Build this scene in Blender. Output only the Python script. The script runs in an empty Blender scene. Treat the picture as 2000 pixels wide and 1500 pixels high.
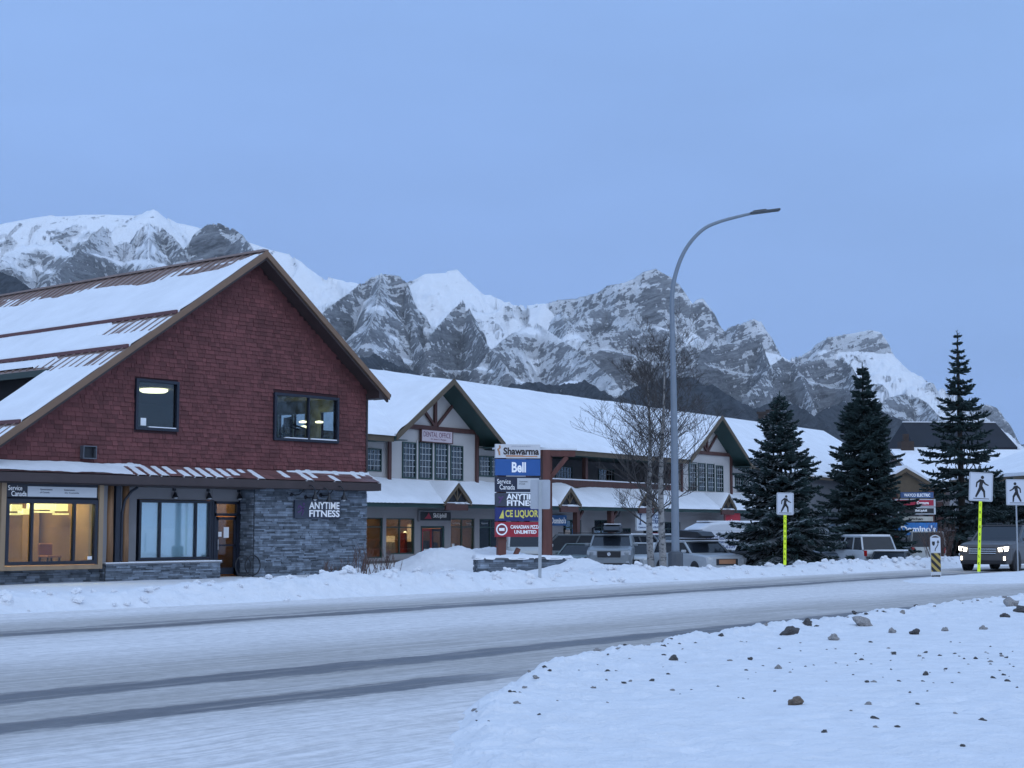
import bpy, math, random
import numpy as np
from mathutils import Vector, Matrix, noise as mnoise
R = math.radians
rng = random.Random(7)
C = bpy.context.scene.collection
SC = bpy.context.scene

# ---------------------------------------------------------------- camera
AZ = 39.7                      # the street runs along +X; the camera looks 39.7 degrees to its left
PITCH = math.degrees(math.atan(280/3000))
CAMH = 1.65
cd = bpy.data.cameras.new('camera'); cam = bpy.data.objects.new('camera', cd); C.objects.link(cam)
cd.lens = 54.0; cd.sensor_width = 36.0; cd.clip_start = 0.1; cd.clip_end = 30000
cam.location = (0, 0, CAMH); cam.rotation_euler = (R(90+PITCH), 0, R(AZ-90)); SC.camera = cam

# ---------------------------------------------------------------- sky (blue hour, thin even overcast)
W = bpy.data.worlds.new('World'); SC.world = W; W.use_nodes = True
nt = W.node_tree; nt.nodes.clear()
def wn(t, **k):
    n = nt.nodes.new(t)
    for a, b in k.items(): setattr(n, a, b)
    return n
wout = wn('ShaderNodeOutputWorld'); bg = wn('ShaderNodeBackground'); nt.links.new(bg.outputs[0], wout.inputs[0])
tc = wn('ShaderNodeTexCoord'); sep = wn('ShaderNodeSeparateXYZ'); nt.links.new(tc.outputs['Generated'], sep.inputs[0])
# brightness of the veil grows away from the mountains (the light comes from behind the camera, low in the south-east)
dot = wn('ShaderNodeVectorMath', operation='DOT_PRODUCT'); nt.links.new(tc.outputs['Generated'], dot.inputs[0])
dot.inputs[1].default_value = (-math.cos(R(AZ+8)), -math.sin(R(AZ+8)), 0.45)
mr = wn('ShaderNodeMapRange'); mr.inputs['From Min'].default_value = -0.95; mr.inputs['From Max'].default_value = 1.05
nt.links.new(dot.outputs['Value'], mr.inputs['Value'])
ramp = wn('ShaderNodeValToRGB'); nt.links.new(mr.outputs[0], ramp.inputs[0])
e = ramp.color_ramp.elements
e[0].position = 0.0; e[0].color = (0.256, 0.425, 0.84, 1)
e[1].position = 1.0; e[1].color = (0.74, 0.92, 1.26, 1)
m = e.new(0.22); m.color = (0.306, 0.522, 0.94, 1)
m = e.new(0.55); m.color = (0.445, 0.67, 1.09, 1)
nz = wn('ShaderNodeTexNoise'); nz.inputs['Scale'].default_value = 3.0; nz.inputs['Detail'].default_value = 6; nz.inputs['Roughness'].default_value = 0.5
mp = wn('ShaderNodeMapping'); mp.inputs['Scale'].default_value = (1, 1, 3.5); mp.inputs['Rotation'].default_value = (0.2, 0.15, 0.3)
nt.links.new(tc.outputs['Generated'], mp.inputs[0]); nt.links.new(mp.outputs[0], nz.inputs['Vector'])
mr2 = wn('ShaderNodeMapRange'); mr2.inputs['From Min'].default_value = 0.3; mr2.inputs['From Max'].default_value = 0.7
mr2.inputs['To Min'].default_value = 0.94; mr2.inputs['To Max'].default_value = 1.06
nt.links.new(nz.outputs['Fac'], mr2.inputs['Value'])
vm = wn('ShaderNodeVectorMath', operation='SCALE'); nt.links.new(ramp.outputs[0], vm.inputs[0]); nt.links.new(mr2.outputs[0], vm.inputs['Scale'])
sky = wn('ShaderNodeTexSky'); sky.sky_type = 'NISHITA'; sky.sun_disc = False; sky.sun_elevation = R(4); sky.sun_rotation = R(200)
vs = wn('ShaderNodeVectorMath', operation='SCALE'); nt.links.new(sky.outputs[0], vs.inputs[0]); vs.inputs['Scale'].default_value = 0.06
mx = wn('ShaderNodeMix', data_type='RGBA'); mx.inputs['Factor'].default_value = 0.94
nt.links.new(vs.outputs[0], mx.inputs['A']); nt.links.new(vm.outputs[0], mx.inputs['B'])
nt.links.new(mx.outputs['Result'], bg.inputs['Color']); bg.inputs['Strength'].default_value = 1.0

# very soft directional part of the same dusk light, from behind and left of the camera
sl = bpy.data.lights.new('sun', 'SUN'); so = bpy.data.objects.new('sun', sl); C.objects.link(so)
sl.energy = 0.32; sl.angle = R(50); sl.color = (0.72, 0.86, 1.0)
so.rotation_euler = (R(52), 0, R(AZ-90+28))
SC.view_settings.view_transform = 'Standard'; SC.view_settings.look = 'None'
SC.view_settings.exposure = 0.10; SC.view_settings.gamma = 1.0
SC.cycles.max_bounces = 6; SC.cycles.transparent_max_bounces = 12; SC.cycles.volume_bounces = 0
SC.cycles.use_denoising = True

# ---------------------------------------------------------------- materials
MATS = {}
def mat(name, col, rough=0.8, var=0.12, vscale=3.0, bump=0.0, bscale=20.0, metal=0.0, emit=None, estr=1.0, spec=None, island=0.0, coord='Object', stretch=None, var2=None):
    if name in MATS: return MATS[name]
    M = bpy.data.materials.new(name); M.use_nodes = True; t = M.node_tree; b = t.nodes['Principled BSDF']
    b.inputs['Roughness'].default_value = rough; b.inputs['Metallic'].default_value = metal
    if spec is not None: b.inputs['Specular IOR Level'].default_value = spec
    if emit is not None:
        b.inputs['Emission Color'].default_value = (*emit, 1); b.inputs['Emission Strength'].default_value = estr
    tcn = t.nodes.new('ShaderNodeTexCoord'); mpn = t.nodes.new('ShaderNodeMapping'); t.links.new(tcn.outputs[coord], mpn.inputs[0])
    if stretch: mpn.inputs['Scale'].default_value = stretch
    n = t.nodes.new('ShaderNodeTexNoise'); n.inputs['Scale'].default_value = vscale; n.inputs['Detail'].default_value = 5; t.links.new(mpn.outputs[0], n.inputs['Vector'])
    r = t.nodes.new('ShaderNodeMapRange'); r.inputs['From Min'].default_value = 0.25; r.inputs['From Max'].default_value = 0.75
    r.inputs['To Min'].default_value = 1-var; r.inputs['To Max'].default_value = 1+var; t.links.new(n.outputs['Fac'], r.inputs['Value'])
    src = r.outputs[0]
    if island:
        g = t.nodes.new('ShaderNodeNewGeometry'); r2 = t.nodes.new('ShaderNodeMapRange'); r2.inputs['To Min'].default_value = 1-island; r2.inputs['To Max'].default_value = 1+island
        t.links.new(g.outputs['Random Per Island'], r2.inputs['Value']); mm = t.nodes.new('ShaderNodeMath'); mm.operation = 'MULTIPLY'
        t.links.new(src, mm.inputs[0]); t.links.new(r2.outputs[0], mm.inputs[1]); src = mm.outputs[0]
    v = t.nodes.new('ShaderNodeVectorMath'); v.operation = 'SCALE'; v.inputs[0].default_value = col; t.links.new(src, v.inputs['Scale'])
    t.links.new(v.outputs[0], b.inputs['Base Color'])
    if bump:
        n2 = t.nodes.new('ShaderNodeTexNoise'); n2.inputs['Scale'].default_value = bscale; n2.inputs['Detail'].default_value = 6; t.links.new(mpn.outputs[0], n2.inputs['Vector'])
        bp = t.nodes.new('ShaderNodeBump'); bp.inputs['Strength'].default_value = bump; bp.inputs['Distance'].default_value = 0.02
        t.links.new(n2.outputs['Fac'], bp.inputs['Height']); t.links.new(bp.outputs[0], b.inputs['Normal'])
    MATS[name] = M; return M

def glass_mat(name, tint=(0.6, 0.7, 0.75), refl=0.05, trans=0.85):
    if name in MATS: return MATS[name]
    M = bpy.data.materials.new(name); M.use_nodes = True; t = M.node_tree; t.nodes.clear()
    o = t.nodes.new('ShaderNodeOutputMaterial'); tr = t.nodes.new('ShaderNodeBsdfTransparent'); gl = t.nodes.new('ShaderNodeBsdfGlossy'); gl.inputs['Roughness'].default_value = 0.03
    tr.inputs[0].default_value = (tint[0]*trans, tint[1]*trans, tint[2]*trans, 1); gl.inputs[0].default_value = (0.9, 0.95, 1, 1)
    f = t.nodes.new('ShaderNodeLayerWeight'); f.inputs['Blend'].default_value = 0.25
    a = t.nodes.new('ShaderNodeMath'); a.operation = 'MULTIPLY_ADD'; a.inputs[1].default_value = 0.45; a.inputs[2].default_value = refl; a.use_clamp = True
    t.links.new(f.outputs['Fresnel'], a.inputs[0]); mxs = t.nodes.new('ShaderNodeMixShader'); t.links.new(a.outputs[0], mxs.inputs[0])
    t.links.new(tr.outputs[0], mxs.inputs[1]); t.links.new(gl.outputs[0], mxs.inputs[2]); t.links.new(mxs.outputs[0], o.inputs[0])
    MATS[name] = M; return M

def snow_mat(name='snow', col=(0.82, 0.83, 0.86), b1=0.5, s1=1.6, b2=0.35, s2=14.0, dirt=0.0):
    if name in MATS: return MATS[name]
    M = bpy.data.materials.new(name); M.use_nodes = True; t = M.node_tree; b = t.nodes['Principled BSDF']
    b.inputs['Roughness'].default_value = 0.9; b.inputs['Specular IOR Level'].default_value = 0.2
    tcn = t.nodes.new('ShaderNodeTexCoord')
    n1 = t.nodes.new('ShaderNodeTexNoise'); n1.inputs['Scale'].default_value = s1; n1.inputs['Detail'].default_value = 6; n1.inputs['Roughness'].default_value = 0.62
    n2 = t.nodes.new('ShaderNodeTexNoise'); n2.inputs['Scale'].default_value = s2; n2.inputs['Detail'].default_value = 5
    for n in (n1, n2): t.links.new(tcn.outputs['Object'], n.inputs['Vector'])
    bp1 = t.nodes.new('ShaderNodeBump'); bp1.inputs['Strength'].default_value = b1; bp1.inputs['Distance'].default_value = 0.08
    bp2 = t.nodes.new('ShaderNodeBump'); bp2.inputs['Strength'].default_value = b2; bp2.inputs['Distance'].default_value = 0.012
    t.links.new(n1.outputs['Fac'], bp1.inputs['Height']); t.links.new(n2.outputs['Fac'], bp2.inputs['Height'])
    t.links.new(bp1.outputs[0], bp2.inputs['Normal']); t.links.new(bp2.outputs[0], b.inputs['Normal'])
    r = t.nodes.new('ShaderNodeMapRange'); r.inputs['From Min'].default_value = 0.3; r.inputs['From Max'].default_value = 0.7; r.inputs['To Min'].default_value = 0.93; r.inputs['To Max'].default_value = 1.04
    t.links.new(n1.outputs['Fac'], r.inputs['Value'])
    v = t.nodes.new('ShaderNodeVectorMath'); v.operation = 'SCALE'; v.inputs[0].default_value = col; t.links.new(r.outputs[0], v.inputs['Scale'])
    out = v.outputs[0]
    if dirt:
        at = t.nodes.new('ShaderNodeAttribute'); at.attribute_name = 'dirt'
        n3 = t.nodes.new('ShaderNodeTexNoise'); n3.inputs['Scale'].default_value = 5.0; n3.inputs['Detail'].default_value = 8; n3.inputs['Roughness'].default_value = 0.7; t.links.new(tcn.outputs['Object'], n3.inputs['Vector'])
        mm = t.nodes.new('ShaderNodeMath'); mm.operation = 'ADD'; t.links.new(at.outputs['Fac'], mm.inputs[0]); t.links.new(n3.outputs['Fac'], mm.inputs[1])
        r3 = t.nodes.new('ShaderNodeMapRange'); r3.inputs['From Min'].default_value = 0.95; r3.inputs['From Max'].default_value = 1.25; t.links.new(mm.outputs[0], r3.inputs['Value'])
        mc = t.nodes.new('ShaderNodeMix'); mc.data_type = 'RGBA'; t.links.new(r3.outputs[0], mc.inputs['Factor']); t.links.new(out, mc.inputs['A']); mc.inputs['B'].default_value = (0.32, 0.30, 0.29, 1); out = mc.outputs['Result']
    t.links.new(out, b.inputs['Base Color'])
    MATS[name] = M; return M

SNOW = snow_mat()
ROOFSNOW = snow_mat('roof_snow', (0.79, 0.81, 0.85), 0.4, 0.9, 0.3, 9.0)
GROUNDSNOW = snow_mat('ground_snow', (0.78, 0.79, 0.82), 1.0, 3.0, 0.9, 18.0, dirt=1.0)
BLACK = mat('black_metal', (0.012, 0.014, 0.02), 0.45)
NAVY = mat('dark_navy_frame', (0.012, 0.016, 0.03), 0.4)
STEEL = mat('galvanised_steel', (0.40, 0.43, 0.46), 0.45, 0.08, 8, metal=0.6)
WHITE = mat('white_paint', (0.78, 0.79, 0.8), 0.5, 0.03)
GREYPL = mat('pale_grey_panel', (0.55, 0.57, 0.60), 0.5, 0.03)
GLASS = glass_mat('window_glass')
DGLASS = glass_mat('dark_window_glass', (0.25, 0.3, 0.34), 0.08, 0.7)
RUBBER = mat('rubber', (0.018, 0.018, 0.02), 0.85)
CHROME = mat('chrome', (0.6, 0.62, 0.65), 0.2, 0.02, metal=0.9)

# ---------------------------------------------------------------- mesh helpers
class MB:
    def __init__(s): s.v = []; s.f = []; s.smooth = False
    def add(s, vs, fs):
        o = len(s.v); s.v += [tuple(p) for p in vs]; s.f += [tuple(i+o for i in q) for q in fs]; return s
    def box(s, x0, x1, y0, y1, z0, z1, m=None):
        vs = [Vector((x, y, z)) for z in (z0, z1) for (x, y) in ((x0, y0), (x1, y0), (x1, y1), (x0, y1))]
        if m is not None: vs = [m @ p for p in vs]
        return s.add(vs, [(3, 2, 1, 0), (4, 5, 6, 7), (0, 1, 5, 4), (1, 2, 6, 5), (2, 3, 7, 6), (3, 0, 4, 7)])
    def prism(s, poly, ext):
        n = len(poly); e = Vector(ext); a = [Vector(p) for p in poly]; b = [p+e for p in a]
        return s.add(a+b, [tuple(range(n-1, -1, -1)), tuple(range(n, 2*n))]+[(i, (i+1) % n, n+(i+1) % n, n+i) for i in range(n)])
    def beam(s, a, b, w, h=None, up=(0, 0, 1)):
        a = Vector(a); b = Vector(b); d = (b-a).normalized(); h = h or w
        sd = d.cross(Vector(up))
        if sd.length < 1e-4: sd = d.cross(Vector((1, 0, 0)))
        sd.normalize(); u = sd.cross(d).normalized()
        q = [sd*(-w/2)+u*(-h/2), sd*(w/2)+u*(-h/2), sd*(w/2)+u*(h/2), sd*(-w/2)+u*(h/2)]
        return s.add([a+p for p in q]+[b+p for p in q], [(3, 2, 1, 0), (4, 5, 6, 7), (0, 1, 5, 4), (1, 2, 6, 5), (2, 3, 7, 6), (3, 0, 4, 7)])
    def tube(s, pts, rad, n=8, cap=True):
        pts = [Vector(p) for p in pts]; k = len(pts)
        if not hasattr(rad, '__len__'): rad = [rad]*k
        o = len(s.v); prev = None
        for i, p in enumerate(pts):
            d = (pts[min(i+1, k-1)]-pts[max(i-1, 0)])
            if d.length < 1e-9: d = Vector((0, 0, 1))
            d.normalize()
            if prev is None:
                sd = d.cross(Vector((0, 0, 1)));
                if sd.length < 1e-3: sd = d.cross(Vector((1, 0, 0)))
            else: sd = prev - d*prev.dot(d)
            sd.normalize(); prev = sd; u = d.cross(sd)
            for j in range(n):
                a = 2*math.pi*j/n; s.v.append(tuple(p+(sd*math.cos(a)+u*math.sin(a))*rad[i]))
        for i in range(k-1):
            for j in range(n):
                s.f.append((o+i*n+j, o+i*n+(j+1) % n, o+(i+1)*n+(j+1) % n, o+(i+1)*n+j))
        if cap: s.f.append(tuple(o+j for j in range(n-1, -1, -1))); s.f.append(tuple(o+(k-1)*n+j for j in range(n)))
        return s
    def lathe(s, c, axis, prof, n=16):
        c = Vector(c); a = Vector(axis).normalized(); sd = a.cross(Vector((0, 0, 1)))
        if sd.length < 1e-3: sd = a.cross(Vector((1, 0, 0)))
        sd.normalize(); u = a.cross(sd); o = len(s.v)
        for (r, h) in prof:
            for j in range(n):
                t = 2*math.pi*j/n; s.v.append(tuple(c+a*h+(sd*math.cos(t)+u*math.sin(t))*r))
        k = len(prof)
        for i in range(k-1):
            for j in range(n): s.f.append((o+i*n+j, o+i*n+(j+1) % n, o+(i+1)*n+(j+1) % n, o+(i+1)*n+j))
        s.f.append(tuple(o+j for j in range(n-1, -1, -1))); s.f.append(tuple(o+(k-1)*n+j for j in range(n)))
        return s
    def build(s, name, material, parent=None, world=False, smooth=False, bevel=0.0, label=None, link=True):
        me = bpy.data.meshes.new(name); vs = s.v
        if world and parent is not None:
            mi = parent_matrix(parent).inverted(); vs = [tuple(mi @ Vector(p)) for p in vs]
        me.from_pydata(vs, [], s.f); me.materials.append(material)
        if smooth: me.polygons.foreach_set('use_smooth', [True]*len(me.polygons))
        me.update(); o = bpy.data.objects.new(name, me)
        if link: C.objects.link(o)
        if parent is not None: o.parent = parent
        if bevel:
            b = o.modifiers.new('bevel', 'BEVEL'); b.width = bevel; b.segments = 2; b.limit_method = 'ANGLE'
        if label: o['label'] = label
        return o
def parent_matrix(p):
    m = Matrix.Translation(p.location) @ p.rotation_euler.to_matrix().to_4x4() @ Matrix.Diagonal((*p.scale, 1))
    return parent_matrix(p.parent) @ m if p.parent else m
def tag(o, label=None, cat=None, group=None, kind=None):
    if label: o['label'] = label
    if cat: o['category'] = cat
    if group: o['group'] = group
    if kind: o['kind'] = kind
    return o
def thing(name, label, cat, loc=(0, 0, 0), rz=0.0, group=None):
    o = bpy.data.objects.new(name, None); C.objects.link(o); o.location = loc; o.rotation_euler = (0, 0, rz); o.empty_display_size = 0.3
    return tag(o, label, cat, group)
def copy_tree(o, parent=None):
    c = o.copy(); C.objects.link(c)
    if parent is not None: c.parent = parent
    for ch in [x for x in bpy.data.objects if x.parent == o]: copy_tree(ch, c)
    return c
def text(parent, s, mtl, loc, width=None, height=None, rot=(R(90), 0, 0), name='lettering', bold=0.0, ext=0.004, align='CENTER', shear=0.0, space=1.0):
    """flat raised lettering; loc is the middle of the text in the parent's own space, facing -Y by default"""
    cu = bpy.data.curves.new('txt', 'FONT'); cu.body = s; cu.size = 1; cu.extrude = 0.0; cu.offset = bold; cu.align_x = 'CENTER'; cu.align_y = 'CENTER'; cu.shear = shear; cu.space_character = space; cu.resolution_u = 3
    cu.extrude = 0.01
    to = bpy.data.objects.new('txt', cu); C.objects.link(to); bpy.context.view_layer.update()
    me = bpy.data.meshes.new_from_object(to.evaluated_get(bpy.context.evaluated_depsgraph_get()))
    bpy.data.objects.remove(to); bpy.data.curves.remove(cu)
    co = np.empty(len(me.vertices)*3); me.vertices.foreach_get('co', co); co = co.reshape(-1, 3)
    lo = co.min(0); hi = co.max(0); co -= (lo+hi)/2; w = hi-lo
    sx = width/w[0] if width else None; sy = height/w[1] if height else None
    sx = sx or sy; sy = sy or sx
    co *= (sx, sy, ext/0.01*0.5); me.vertices.foreach_set('co', co.reshape(-1)); me.materials.append(mtl); me.update()
    o = bpy.data.objects.new(name, me); C.objects.link(o); o.parent = parent; o.location = loc; o.rotation_euler = rot
    return o

def at(px, py, depth):
    """ground position (x, y) seen at a bearing of the survey photo, depth metres ahead of the camera"""
    cp, sp = math.cos(R(PITCH)), math.sin(R(PITCH)); u = (px-1000)/3000; w = (750-py)/3000; f = (cp-w*sp)*depth; ca, sa = math.cos(R(AZ)), math.sin(R(AZ))
    return f*ca+u*depth*sa, f*sa-u*depth*ca
# ---------------------------------------------------------------- numpy noise
_T = np.random.RandomState(5).rand(256, 256).astype(np.float32)
def vnoise(x, y):
    xi = np.floor(x); yi = np.floor(y); fx = x-xi; fy = y-yi
    fx = fx*fx*(3-2*fx); fy = fy*fy*(3-2*fy); xi = xi.astype(np.int64) & 255; yi = yi.astype(np.int64) & 255; x1 = (xi+1) & 255; y1 = (yi+1) & 255
    a = _T[xi, yi]; b = _T[x1, yi]; c = _T[xi, y1]; d = _T[x1, y1]
    return (a*(1-fx)+b*fx)*(1-fy)+(c*(1-fx)+d*fx)*fy
def fbm(x, y, o=4, g=0.5):
    s = 0; a = 1; n = 0
    for i in range(o): s = s+a*(vnoise(x*2**i+17.3*i, y*2**i+9.1*i)-0.5); n += a*0.5; a *= g
    return s/n
def ridged(x, y, o=4, g=0.5):
    s = 0; a = 1; n = 0
    for i in range(o): s = s+a*(1-np.abs(2*vnoise(x*2**i+31.7*i, y*2**i+3.3*i)-1)); n += a; a *= g
    return s/n
def sstep(a, b, x): t = np.clip((x-a)/(b-a), 0, 1); return t*t*(3-2*t)
def grid_obj(name, X, Y, Z, material, attrs=None, smooth=True):
    r, c = X.shape; co = np.stack([X, Y, Z], -1).reshape(-1, 3).astype(np.float32)
    i = (np.arange(r-1)[:, None]*c+np.arange(c-1)[None]).reshape(-1)
    q = np.stack([i, i+1, i+c+1, i+c], 1).astype(np.int32)
    me = bpy.data.meshes.new(name); me.vertices.add(len(co)); me.vertices.foreach_set('co', co.reshape(-1))
    me.loops.add(q.size); me.loops.foreach_set('vertex_index', q.reshape(-1)); me.polygons.add(len(q)); me.polygons.foreach_set('loop_start', np.arange(0, q.size, 4, dtype=np.int32))
    me.update(calc_edges=True); me.polygons.foreach_set('use_smooth', [smooth]*len(q)); me.materials.append(material)
    for k, a in (attrs or {}).items():
        at = me.attributes.new(k, 'FLOAT', 'POINT'); at.data.foreach_set('value', a.reshape(-1).astype(np.float32))
    me.validate(); o = bpy.data.objects.new(name, me); C.objects.link(o); return o
# ================================================================ MOUNTAINS (real terrain, 3.5 to 9 km away)
def mountain_material():
    M = bpy.data.materials.new('mountain_rock_and_snow'); M.use_nodes = True; t = M.node_tree; b = t.nodes['Principled BSDF']; b.inputs['Roughness'].default_value = 0.95; b.inputs['Specular IOR Level'].default_value = 0.1
    N = t.nodes.new; L = t.links.new
    geo = N('ShaderNodeNewGeometry'); mpn = N('ShaderNodeMapping'); L(geo.outputs['Position'], mpn.inputs[0]); mpn.inputs['Scale'].default_value = (0.001, 0.001, 0.001)
    def noise(sc, det, stretch=(1, 1, 1), rot=(0, 0, 0), rough=0.6):
        m2 = N('ShaderNodeMapping'); L(mpn.outputs[0], m2.inputs[0]); m2.inputs['Rotation'].default_value = rot
        m3 = N('ShaderNodeMapping'); L(m2.outputs[0], m3.inputs[0]); m3.inputs['Scale'].default_value = stretch
        n = N('ShaderNodeTexNoise'); n.inputs['Scale'].default_value = sc; n.inputs['Detail'].default_value = det; n.inputs['Roughness'].default_value = rough; L(m3.outputs[0], n.inputs['Vector']); return n.outputs['Fac']
    def ma(op, a, b_, clamp=False):
        m = N('ShaderNodeMath'); m.operation = op; m.use_clamp = clamp
        for i, q in enumerate((a, b_)):
            if isinstance(q, (int, float)): m.inputs[i].default_value = q
            else: L(q, m.inputs[i])
        return m.outputs[0]
    def rg(x, a, b_, c=0.0, d=1.0):
        m = N('ShaderNodeMapRange'); m.interpolation_type = 'SMOOTHSTEP'; L(x, m.inputs['Value'])
        for k, q in zip(('From Min', 'From Max', 'To Min', 'To Max'), (a, b_, c, d)): m.inputs[k].default_value = q
        return m.outputs[0]
    rock = N('ShaderNodeAttribute'); rock.attribute_name = 'rock'; forest = N('ShaderNodeAttribute'); forest.attribute_name = 'forest'
    fine = noise(26, 10, (1, 1, 1.7), (0.25, 0.18, 0), 0.72)       # broken ledges
    strata = noise(9, 9, (0.7, 0.7, 6), (0.30, 0.16, 0), 0.66)      # tilted rock beds
    gul = noise(30, 6, (1.6, 1.6, 0.4), (0, 0, 0), 0.65)
    s = ma('ADD', ma('ADD', ma('MULTIPLY', ma('SUBTRACT', fine, 0.5), 2.3), ma('MULTIPLY', ma('SUBTRACT', strata, 0.5), 2.3)), ma('MULTIPLY', ma('SUBTRACT', gul, 0.5), 1.5))
    micro = noise(75, 5, (1, 1, 1.5), (0.3, 0.1, 0), 0.6)
    s = ma('ADD', s, ma('MULTIPLY', ma('SUBTRACT', micro, 0.5), 0.5))
    rockf = rg(ma('ADD', rock.outputs['Fac'], s), 0.40, 0.52)
    cr = N('ShaderNodeValToRGB'); L(ma('ADD', ma('MULTIPLY', strata, 0.6), ma('MULTIPLY', fine, 0.4)), cr.inputs[0])
    e = cr.color_ramp.elements; e[0].position = 0.40; e[0].color = (0.05, 0.054, 0.066, 1); e[1].position = 0.60; e[1].color = (0.37, 0.385, 0.42, 1)
    snowc = N('ShaderNodeRGB'); snowc.outputs[0].default_value = (0.84, 0.86, 0.90, 1)
    m1 = N('ShaderNodeMix'); m1.data_type = 'RGBA'; L(rockf, m1.inputs['Factor']); L(snowc.outputs[0], m1.inputs['A']); L(cr.outputs[0], m1.inputs['B'])
    tr = noise(60, 6, (1, 1, 0.35), (0, 0, 0), 0.7); clear = noise(5.5, 5, (1, 1, 1), (0, 0, 0), 0.55)
    f = rg(ma('ADD', ma('ADD', forest.outputs['Fac'], ma('MULTIPLY', ma('SUBTRACT', tr, 0.5), 1.3)), ma('MULTIPLY', ma('SUBTRACT', clear, 0.5), 1.6)), 0.36, 0.60)
    fc = N('ShaderNodeValToRGB'); L(tr, fc.inputs[0]); e = fc.color_ramp.elements; e[0].position = 0.35; e[0].color = (0.012, 0.018, 0.027, 1); e[1].position = 0.66; e[1].color = (0.085, 0.10, 0.125, 1)
    m2 = N('ShaderNodeMix'); m2.data_type = 'RGBA'; L(f, m2.inputs['Factor']); L(m1.outputs['Result'], m2.inputs['A']); L(fc.outputs[0], m2.inputs['B'])
    L(m2.outputs['Result'], b.inputs['Base Color'])
    bp = N('ShaderNodeBump'); bp.inputs['Distance'].default_value = 30; bp.inputs['Strength'].default_value = 0.9
    L(ma('ADD', ma('MULTIPLY', ma('ADD', fine, strata), rg(rock.outputs['Fac'], 0.05, 0.5, 0.18, 1.0)), ma('MULTIPLY', ma('MULTIPLY', tr, f), 0.8)), bp.inputs['Height']); L(bp.outputs[0], b.inputs['Normal'])
    return M
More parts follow.
